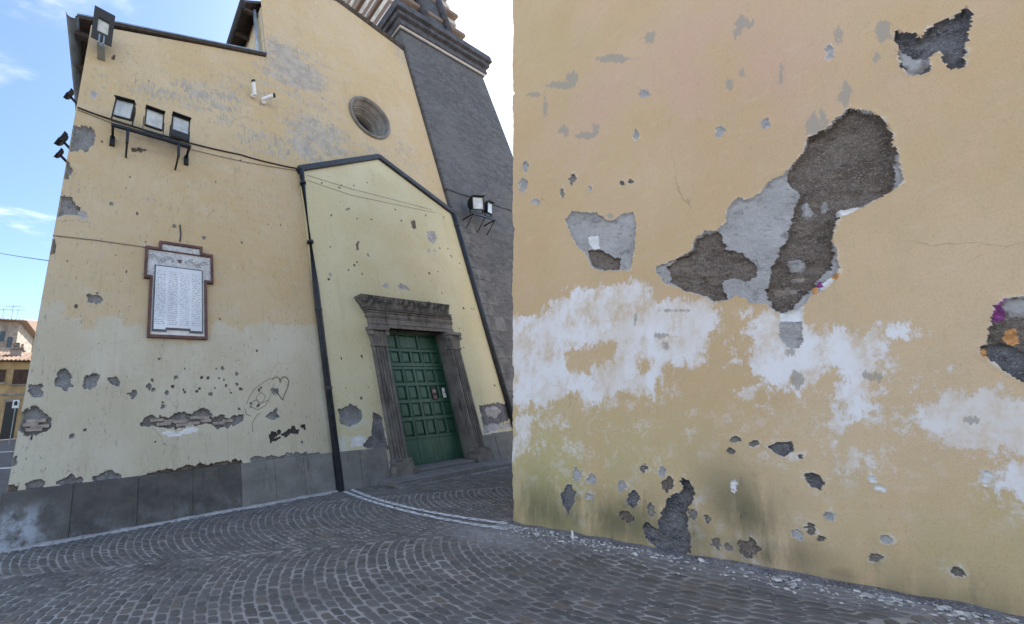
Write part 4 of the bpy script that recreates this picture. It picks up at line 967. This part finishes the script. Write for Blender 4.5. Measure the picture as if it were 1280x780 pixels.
# ------------------------------------------------------------------ near plastered house (battered end)
house = empty('plastered_house', (0, 0, 0)); tag(house, 'ochre plastered house wall with large broken patches and white lime stains', 'house')
a2, d2, n2 = np.array(A_W), np.array(A_D), np.array(A_N)
def PN(x, y):
    w = MW@_ray(x, y); t = (n2@a2)/(n2@w[:2]); P = w*t
    return (float((P[:2]-a2)@d2), float(P[2]+H))
def npix(pl): return [PN(*p) for p in pl]
BAT = 1.891/7.456
HT = 8.7; SEND = 6.4
def nworld(U, V, d):
    Sx = U
    return np.stack([a2[0]+d2[0]*Sx-n2[0]*d, a2[1]+d2[1]*Sx-n2[1]*d, V], -1)
NHOLE = [
 ('mgrey', .014, [(820,335),(840,327),(867,313),(870,300),(880,291),(898,288),(907,280),(912,260),(923,248),(937,250),(950,243),(963,228),(985,215),(1006,191),(1012,172),(1034,163),(1049,148),(1061,137),(1089,141.5),(1108,155),(1115,175),(1121,194),(1126,231),(1107,243),(1073,260),(1048,263),(1047,273),(1040,287),(1038,303),(1045,317),(1048,333),(1042,348),(1028,363),(1013,370),(997,385),(980,393),(967,388),(960,380),(940,377),(920,368),(907,375),(893,377),(880,370),(857,363),(843,357),(832,355),(823,342)], .012, 'undercoat'),
 ('mdark', .022, [(835,333),(845,325),(868,314),(872,299),(882,292),(898,290),(904,303),(907,311),(930,318),(945,333),(944,345),(935,350),(912,347),(901,353),(908,373),(893,376),(880,369),(857,362),(842,355),(838,345)], .014, 'mortar'),
 ('mdark', .026, [(985,217),(1006,192),(1012,173),(1034,164),(1049,149),(1061,138),(1089,142),(1108,156),(1114,175),(1118,195),(1118,231),(1106,242),(1073,259),(1049,262),(1046,275),(1039,287),(1037,303),(1040,320),(1038,335),(1025,345),(1017,360),(1003,370),(990,385),(978,391),(966,385),(960,365),(965,338),(975,318),(985,300),(993,270),(1003,240),(990,233)], .014, 'mortar'),
 ('mgrey', -.012, [(1004,254),(1010,252),(1017,264),(1014,270),(1006,268)], .01, 'undercoat'), ('mgrey', -.012, [(1029,253),(1035,250),(1036,260),(1031,263)], .008, 'undercoat'),
 ('mgrey', -.012, [(988,327),(1000,324),(1010,330),(1003,338),(990,338)], .01, 'undercoat'), ('brick', -.006, [(970,362),(996,360),(998,365),(972,367)], .006, 'brickwork'), ('brick', -.006, [(992,347),(1006,347),(1006,350),(992,350)], .005, 'brickwork'),
 ('lime', -.004, [(1028,362),(1030,355),(1042,346),(1041,350)], .004, 'lime'), ('purple', -.004, [(1022,360),(1023,354),(1027,352),(1028,358)], .004, 'paint'), ('orange', -.004, [(1016,365),(1020,357),(1023,362),(1019,367)], .004, 'paint'), ('orange', -.003, [(1041,348),(1047,341),(1048,345),(1044,349)], .003, 'paint'),
 ('lime', .004, [(1048,264),(1072,260),(1060,267),(1048,270)], .004, 'lime'),
 ('lime', .003, [(975,392),(985,393),(1003,384),(1001,402),(978,402)], .006, 'lime'), ('mgrey', .004, [(976,403),(1001,403),(1002,425),(996,435),(984,433),(975,420)], .008, 'undercoat'),
 ('mgrey', .016, [(708,275),(715,265),(745,267),(760,276),(770,276),(777,268),(792,266),(794,290),(792,313),(788,337),(750,338),(740,333),(733,317),(722,307),(715,293)], .010, 'undercoat'),
 ('mdark', .02, [(734,313),(750,312),(767,322),(775,323),(773,336),(755,337),(741,332)], .01, 'mortar'), ('lime', -.003, [(735,297),(747,295),(748,310),(740,310)], .008, 'lime'),
 ('mblue', .03, [(1120,32),(1123,43),(1145,41.5),(1154,52),(1160,37),(1181.5,25),(1198.5,18.5),(1208,9),(1213,28),(1208,43),(1206,65),(1197,83),(1186,82.5),(1178.5,68),(1169,60),(1160,71),(1157,91),(1138.5,92),(1132,83),(1124.6,71)], .016, 'mortar'),
 ('mgrey', -.012, [(1126,62),(1138,70),(1155,73),(1156,90),(1139,91),(1130,80)], .016, 'undercoat'),
 ('mdark', .026, [(1300,368),(1280,372),(1262,373),(1250,380),(1242,397),(1237,417),(1232,430),(1225,435),(1240,450),(1255,460),(1280,477),(1300,485)], .014, 'mortar'),
 ('purple', -.004, [(1242,398),(1246,382),(1255,374),(1262,374),(1257,390),(1254,399),(1246,401)], .008, 'paint'), ('mgrey', -.006, [(1260,374),(1300,368),(1300,392),(1275,395),(1258,388)], .012, 'undercoat'), ('orange', -.003, [(1261,415),(1270,411),(1276,420),(1270,431),(1262,427)], .01, 'paint'), ('orange', -.003, [(1225,443),(1231,436),(1235,442),(1230,447)], .004, 'paint'),
 ('mblue', .012, [(1236,430),(1262,430),(1300,446),(1300,484),(1280,476),(1252,459),(1240,449)], .012, 'cement'),
 ('mblue', .035, [(852,598),(861.5,600),(866,617),(860,632),(858,654),(864,666),(863,691),(837,690),(812,680),(803,660),(809,655),(825,663),(825,645),(837,625),(855,612)], .02, 'cement'),
 ('mblue', .02, [(955,556),(960,557),(972,554),(989,552),(990,563),(981.5,572),(969,566)], .01, 'cement'),
 ('mblue', .025, [(1007,592),(1015,591),(1025,594),(1031,603),(1025,612),(1011,606)], .008, 'cement'),
]
ov = [('mblue',711,623,9,17),('mgrey',721,594,6,10),('mgrey',740,600,6,7),('mgrey',738,621,6,5),('mgrey',777,608,6,8),('mblue',791,625,8,11),('mdark',783,646,9,7),('mdark',814,638,4,9),('mdark',805,585,6,5),('mgrey',828,589,4,7),('mdark',834,605,8,10),('mdark',866,643,5,7),('mdark',883,648,4,6),('mdark',895,678,6,9),('mdark',909,684,4,4),('mdark',937,685,14,13),
 ('mdark',1001,571,2,3),('mgrey',1037,643,5,7),('mblue',1014,661,6,7),('mgrey',996,668,6,5),('mdark',1025,673,3,4),('mblue',1092,698,7,6),('mgrey',1108,674,6,6),('mdark',1197,714,7,6),('lime',1093,600,5,5),('lime',1102,610,6,5),('lime',1232,598,8,8),('lime',916,607,3,7),('mblue',919,549,7,3),('mblue',942,555,5,4),('mdark',914,564,3,3),
 ('mdark',703,240,2,8),('mdark',716,223,4,7),('mgrey',654,231,5,9),('mgrey',657,208,4,7),('mgrey',900,165,5,7),('mgrey',1037,66,5,10),('mdark',777,229,2,2),('mdark',788,227,2,2),('mgrey',957,155,4,5),('mgrey',670,252,5,3),('mgrey',738,236,2,4),('mgrey',806,117,5,4),('mgrey',795,169,3,6)]
ov = [('mscar' if (m in ('mdark', 'mblue') and rx < 8) else m, x, y, rx, ry) for m, x, y, rx, ry in ov]
for m, x, y, rx, ry in ov: NHOLE.append((m, .006 if m in ('mgrey', 'lime') else .014, blob(x, y, rx*.85, ry*.85, 15, .42, 5), .013, {'mgrey': 'undercoat', 'lime': 'lime', 'mdark': 'mortar', 'mblue': 'cement', 'mscar': 'mortar'}[m]))
NP_ = [dict(poly=npix(pl), depth=d*1.55, mat=M[m], name='exposed_'+nm if nm != 'paint' else 'paint_spot', wob=w*1.25, rough=.022 if (m in ('mdark', 'mblue') and d > .02) else .006, lip=.004) for m, d, pl, w, nm in NHOLE]
W_ON = [[(630,395),(675,395),(690,375),(715,360),(735,362),(760,365),(795,357),(815,375),(840,380),(860,370),(890,377),(900,395),(895,425),(880,452),(840,457),(825,475),(805,490),(785,490),(760,500),(750,510),(730,495),(705,490),(680,505),(660,510),(630,515)],
 [(925,395),(965,390),(985,405),(1020,405),(1065,410),(1100,416),(1135,414),(1092,421),(1110,435),(1118,460),(1127,472),(1105,475),(1097,495),(1080,510),(1068,530),(1052,535),(1050,490),(1035,475),(1000,500),(985,490),(990,475),(950,467),(940,445),(930,415)],
 [(1150,485),(1172,460),(1177,482),(1220,495),(1280,500),(1330,500),(1330,630),(1265,615),(1240,610),(1237,560),(1190,550),(1155,535),(1160,505)],
 [(905,425),(915,422),(920,450),(910,460)],[(925,490),(945,485),(945,505),(932,500)],[(640,515),(665,520),(660,560),(640,570)],[(1060,570),(1070,565),(1072,580),(1064,588)]]
W_OFF = [[(709,440),(720,431),(748,429),(774,434),(773,458),(750,452),(735,462),(715,462)], [(798,450),(806,450),(808,470),(800,470)], [(1245,555),(1280,560),(1280,575),(1250,575)], [(1052,500),(1066,505),(1060,540),(1050,540)]]
W_ON = [npix(p) for p in W_ON]; W_OFF = [npix(p) for p in W_OFF]
def white_attr(U, V):
    r = np.full(U.shape, -.3)
    for p in W_ON: r = np.maximum(r, -sdpoly(U, V, p))
    for p in W_OFF: r = np.minimum(r, sdpoly(U, V, p))
    return np.clip(r, -.3, .3)
def gfield(items):
    its = []
    for x, y, rx, ry, w in items:
        c = PN(x, y); its.append((c, abs(PN(x+rx, y)[0]-c[0]), abs(PN(x, y-ry)[1]-c[1]), w))
    def f(U, V):
        r = np.zeros(U.shape)
        for (cx, cz), rx, rz_, w in its: r = np.maximum(r, w*np.exp(-((U-cx)/rx)**2-((V-cz)/rz_)**2))
        return r
    return f
pink_attr = gfield([(890,90,150,90,1.),(760,130,100,60,.7),(1000,60,70,60,.5),(985,130,40,60,.5)])
olive0 = gfield([(700,620,120,110,1.),(760,560,140,60,.7),(690,80,60,120,.35),(1150,680,160,80,.6),(1250,650,80,80,.5)])
bloom_attr = gfield([(x, y, rx*1.7, ry*1.7, .9) for x, y, rx, ry in ((711,623,9,17),(740,605,22,14),(785,630,16,20),(834,600,14,16),(855,640,30,45),(937,685,16,14),(1014,661,9,9),(1092,698,9,9),(1197,714,10,9),(975,563,24,14),(1018,600,13,12))]+[(690,530,80,60,.9),(770,510,70,50,.7),(845,510,30,60,.7),(920,540,60,30,.6),(1060,545,60,60,1.),(1130,540,60,40,.8),(1250,600,60,50,.9),(1210,560,60,40,.8),(660,550,40,60,.7)])
damp0 = gfield([(760,650,120,34,1.),(930,640,52,55,1.),(830,665,80,45,.9),(680,640,55,40,.95),(960,690,80,28,1.),(1060,720,60,14,.7)])
def damp_attr(U, V): return np.maximum(damp0(U, V), .85*np.exp(-V/.17))
SC = [(769,74,24,5),(811,48,6,7),(700,106,14,6),(716,98,7,9),(681,132,3,14),(735,169,14,5),(745,161,5,7),(704,163,6,7),(806,117,7,5),(929,28,12,8),(920,40,6,8),(912,104,6,8),(1058,119,7,17),(1020,160,9,17),(1030,150,8,12),(1105,40,10,14),(975,95,4,12),(667,118,8,3),(1048,45,4,14),(1094,72,4,5),(928,96,3,8),(762,270,6,3),(830,420,14,3),(845,388,22,2),(795,400,2,9),(834,432,5,6),(1090,470,12,6),(995,475,5,10),(985,440,6,6),(1215,525,14,4)]
SC = [npix(blob(x, y, rx, ry, 14, .35, 9)) for x, y, rx, ry in SC]
def scuff_attr(U, V):
    r = np.full(U.shape, -.1)
    for p in SC:
        xs_ = [q[0] for q in p]; ys_ = [q[1] for q in p]
        mk = (U > min(xs_)-.1) & (U < max(xs_)+.1) & (V > min(ys_)-.1) & (V < max(ys_)+.1)
        if mk.any(): r[mk] = np.maximum(r[mk], -sdpoly(U[mk], V[mk], p))
    return np.clip(r, -.1, .1)
# skin grid: columns follow the battered end
nz1 = np.concatenate([np.arange(-.05, 1.2, .006), np.arange(1.2, 3.0, .0085), np.arange(3.0, 7.9, .0165), [HT]])
uu = np.concatenate([np.arange(0, 4.45, .0066), np.linspace(4.45, SEND, 12)])
def nsheet():
    class _: pass
    # reuse sheet() with a wall-aligned grid, then drop what lies beyond the battered end
    def world(U, V, d):
        e = BAT*V+.010+.018*fbm(V*4, V*0+3.3, 5)+.007*fbm(V*30, V*0+1.3, 6)+.11*np.clip(fbm(V*2.6, V*0+8.1, 9)-.25, 0, 1)+.08*np.clip(fbm(V*6, V*0+2.1, 19)-.40, 0, 1); Ue = np.maximum(U, e)
        return nworld(Ue, V, d)
    return sheet('wall_plaster', house, uu, (nz1-nz1[0])/(nz1[-1]-nz1[0]), lambda u: (np.full(u.shape, nz1[0]), np.full(u.shape, nz1[-1])), world, NP_,
          {'white': white_attr, 'pink': pink_attr, 'olive': olive0, 'bloom': bloom_attr, 'damp': damp_attr, 'scuff': scuff_attr, 'su': lambda U, V: U-.28*V}, M['near'], lambda u, v: u < BAT*v-.012, relief=.004, edge=.009)
nsheet()
def NW(s, n, z): return (a2[0]+d2[0]*s+n2[0]*n, a2[1]+d2[1]*s+n2[1]*n, z)
mb = MB(); e0, e1 = .11, BAT*HT+.11
q = [(e0, -.05), (SEND, -.05), (SEND, HT), (e1, HT)]
mb.add([NW(s, -.2, z) for s, z in q]+[NW(s, -5, z) for s, z in q], [(0, 1, 2, 3), (7, 6, 5, 4), (0, 4, 5, 1), (1, 5, 6, 2), (2, 6, 7, 3), (3, 7, 4, 0)])
mb.build('wall_core', M['near'], house)
mb = MB(); q = [(.075, -.05), (.1, -.05), (BAT*HT+.1, HT), (BAT*HT+.075, HT)]
mb.add([NW(s, -.012, z) for s, z in q]+[NW(s, -5.0, z) for s, z in q], [(0, 1, 2, 3), (7, 6, 5, 4), (0, 4, 5, 1), (1, 5, 6, 2), (2, 6, 7, 3), (3, 7, 4, 0)])
mb.build('end_wall', M['near'], house)
mb = MB(); q = [(e1-.3, .35), (SEND+.1, .35), (SEND+.1, -5.3), (e1-.3, -5.3)]
mb.add([NW(s, n, HT+.01) for s, n in q]+[NW(s, n, HT+.16) for s, n in q], [(0, 1, 2, 3), (7, 6, 5, 4), (0, 4, 5, 1), (1, 5, 6, 2), (2, 6, 7, 3), (3, 7, 4, 0)])
mb.build('roof', M['tile'], house)
# uneven cement fillet where wall meets paving
mb = MB(); N = 110
for i in range(N):
    s = -.02+i*(4.4/N); w0 = .03+.03*vnoise(np.array(s*5.), np.array(.3), 2)+.02*random.random(); h0 = .02+.03*float(vnoise(np.array(s*7.), np.array(.9), 4))
    b = len(mb.v); mb.v += [NW(s, -.01, h0), NW(s, float(w0)*.6, h0*.55), NW(s, float(w0)+.03, -.02)]
    if i: mb.f += [(b-3, b, b+1, b-2), (b-2, b+1, b+2, b-1)]
mb.build('cement_fillet', M['mblue'], house)

# plaster rubble under the wall
def chip(r, th):
    n = random.randint(4, 6); a0 = random.random()*6
    P = [(r*random.uniform(.6, 1.2)*math.cos(a0+2*math.pi*k/n), r*random.uniform(.45, 1.)*math.sin(a0+2*math.pi*k/n)) for k in range(n)]
    vs = [(x, y, 0) for x, y in P]+[(x*.9, y*.9, th) for x, y in P]
    return vs, [tuple(range(n))[::-1], tuple(range(n, 2*n))]+[(k, (k+1) % n, n+(k+1) % n, n+k) for k in range(n)]
def rub_pos():
    while True:
        s = random.uniform(.0, 3.2); n = .05+abs(random.gauss(0, .16))
        dens = 1.0 if s < 1.1 else (.35 if s < 1.7 else .8)
        if random.random() < dens and n < .75: return s, n
cm = [M['lime'], M['mgrey']]
for i in range(46):
    s, n = rub_pos(); r = random.choice([.014, .018, .022, .03, .04]); vs, fs = chip(r, random.uniform(.004, .012))
    o = MB().add(vs, fs).build('plaster_fragment', random.choice(cm)); P = NW(s, n, .006); o.location = P; o.rotation_euler = (random.gauss(0, .15), random.gauss(0, .15), random.random()*6)
    tag(o, 'pale plaster fragment lying on the setts under the broken house wall', 'fragment', 'plaster fragments under the house wall')
mb = MB()
for i in range(820):
    s, n = rub_pos(); r = random.choice([.004, .005, .007, .010, .014]); vs, fs = chip(r, r*random.uniform(.3, .8)); R_ = Matrix.Rotation(random.random()*6, 3, 'Z')@Matrix.Rotation(random.gauss(0, .3), 3, 'X'); P = Vector(NW(s, n, .004))
    mb.add([tuple(P+R_@Vector(v)) for v in vs], fs)
tag(mb.build('plaster_rubble', simple('plaster crumb', (.52, .50, .49), .95, 0, .3, 40)), 'crumbs of fallen plaster scattered along the foot of the house wall', 'rubble', kind='stuff')
p = NW(.62, .16, .01); o = MB().tube([(0, 0, 0), (.03, .0, .075)], [.012, .009], 5).build('plaster_fragment', M['lime']); o.location = p
tag(o, 'upright white plaster splinter standing in the rubble', 'fragment')

# ------------------------------------------------------------------ far street
def bld(name, label, x0, x1, y0, y1, zb, zt, mat, roofmat, ridge=1.2, over=.45):
    t = empty(name, (x0, y0, zb)); tag(t, label, 'house')
    MB().box(0, x1-x0, 0, y1-y0, -1, zt-zb).build('wall', mat, t)
    w, d, z = x1-x0, y1-y0, zt-zb
    r = MB().add([(-over, -over, z+.02), (w+over, -over, z+.02), (w+over, d+over, z+.02), (-over, d+over, z+.02), (-over, d/2, z+ridge), (w+over, d/2, z+ridge)], [(0, 1, 5, 4), (2, 3, 4, 5), (1, 2, 5), (3, 0, 4), (0, 3, 2, 1)]).build('roof', roofmat, t)
    return t, r
def tiles(r, w, d, z, ridge, over, step=.24):
    k = 0; x = -over+.1; sl = math.atan2(ridge, d/2+over); L = math.hypot(ridge, d/2+over)
    proto = None
    while x < w+over:
        n = 6; pr = [(.09*math.cos(math.pi*i/(n-1)), .07*math.sin(math.pi*i/(n-1))) for i in range(n)]
        if proto is None:
            vs = [(p[0], 0, p[1]) for p in pr]+[(p[0], L, p[1]) for p in pr]
            proto = MB().add(vs, [tuple(range(n)), tuple(range(n, 2*n))[::-1]]+[(i, i+1, n+i+1, n+i) for i in range(n-1)]).build('tile_row', M['tile'], r); o = proto
        else:
            o = proto.copy(); COL.objects.link(o)
        o.location = (x, -over-.03, z+.02); o.rotation_euler = (sl, 0, 0); x += step
def window(t, x0, x1, z0, z1, shutter=True):
    f = MB().box(x0, x1, -.03, .05, z0, z1).build('window', M['glass'], t)
    MB().box(x0-.1, x1+.1, -.12, -.002, z0-.1, z0-.01).build('sill', M['hstone'], f)
    if shutter:
        m = (x0+x1)/2
        for a, b in ((x0, m-.01), (m+.01, x1)): MB().box(a, b, -.07, -.032, z0, z1).build('shutter', M['shutter'], f)
zb = street_z(27)
yh, r = bld('yellow_house', 'low yellow rendered house with brown shutters and tiled roof across the street', -14, -4.6, 27, 34, zb, 6.0, M['hyel'], M['tile'], 1.3, .5)
tiles(r, 9.4, 7, 6.0-zb, 1.3, .5)
def yx(px, py, Y=27): x, z = PF(px, py, Y); return x+14, z-zb
for a, b in (((-9, 462), (5, 478)), ((18, 462), (36, 480)), ((-30, 462), (-18, 480))):
    x0, z1 = yx(*a); x1, z0 = yx(*b); window(yh, x0, x1, z0, z1)
x0, _ = yx(8, 500); x1, _ = yx(24, 500)
MB().box(x0, x1, -.04, .05, -1, 2.3).build('doorway', M['black'], yh); MB().box(x0-.12, x1+.12, -.06, -.041, 2.302, 2.5).build('door_head', M['hstone'], yh)  # black slab on the wall paints the darkness within the doorway
MB().box(-.02, 9.42, -.05, -.002, 2.72, 2.86).build('string_course', M['hstone'], yh)
ch = MB().box(7.2, 7.9, 1.2, 1.9, 4.9, 6.1).build('chimney', M['brick'], yh); MB().box(7.1, 8.0, 1.1, 2.0, 6.102, 6.25).build('chimney_cap', M['hstone'], ch)
for i in range(3): MB().tube([(7.3+i*.25, 1.55, 6.25), (7.3+i*.25, 1.55, 6.6)], .09, 8).build('chimney_pot', M['tile'], ch)
sh, r = bld('stone_house', 'tall rough stone house with small dark windows behind the yellow house', -22, -8.6, 37, 47, zb, 11.6, M['hstone'], M['tile'], 1.6, .7)
tiles(r, 13.4, 10, 11.6-zb, 1.6, .7, .3)
for px in (3, 12, 21):
    x, z = PF(px, 418+px*.8, 37); MB().box(x+22-.2, x+22+.2, -.04, .05, z-zb-.5, z-zb+.5).build('window', M['glass'], sh)
hc, r = bld('cream_house', 'cream rendered house with eaves rising behind the stone house', -12.5, -8.2, 44, 52, zb, 12.0, M['hcream'], M['tile'], 1.4, .6)
x, z = PF(33, 424, 44); MB().box(x+12.5-.4, x+12.5+.4, -.04, .05, z-zb-.8, z-zb+.8).build('window', M['shutter'], hc)
for i, (px, py, Y) in enumerate(((4, 392, 40), (16, 388, 40), (22, 392, 45))):
    x, z = PF(px, py, Y); t = empty('tv_antenna', (x, Y, z-1.6)); tag(t, 'thin television antenna on a mast over the old roofs', 'antenna', 'rooftop antennas')
    MB().tube([(0, 0, 0), (0, 0, 2.2)], .03, 6).build('mast', M['zinc'], t)
    mb = MB(); mb.tube([(-.7, 0, 2.0), (.7, 0, 2.1)], .02, 5)
    for k in range(6): mb.tube([(-.6+k*.24, -.3, 2.0+k*.016), (-.6+k*.24, .3, 2.0+k*.016)], .015, 5)
    mb.build('aerial', M['zinc'], t)
x, z = PF(20, 505, 22); sg = empty('street_sign', (x, 22, street_z(22)-.02)); tag(sg, 'white street sign on a thin grey pole before the yellow house', 'sign')
zl = z-street_z(22)+.02
MB().tube([(0, 0, 0), (0, 0, zl+.25)], .025, 8).build('pole', M['zinc'], sg); pl = MB().box(-.15, .15, -.05, -.035, zl-.22, zl+.22).build('sign_plate', M['white'], sg)
MB().prism([(-.08, zl-.08), (.08, zl-.08), (.08, zl+.1), (0, zl+.17), (-.08, zl+.1)], 'y', -.056, -.051).build('sign_mark', M['black'], pl)
# overhead wire from the church to the street
pts = []
p0 = Vector((-1.16, 6.2, PF(62, 326, 6.2)[1])); p1 = Vector((PF(-60, 292, 20)[0], 20, PF(-60, 292, 20)[1]))
for k in range(17):
    t = k/16; p = p0.lerp(p1, t); p.z -= .25*math.sin(math.pi*t); pts.append(tuple(p))
tag(MB().tube(pts, .008, 5).build('overhead_wire', M['black']), 'thin overhead wire running from the church corner across the sky', 'wire')
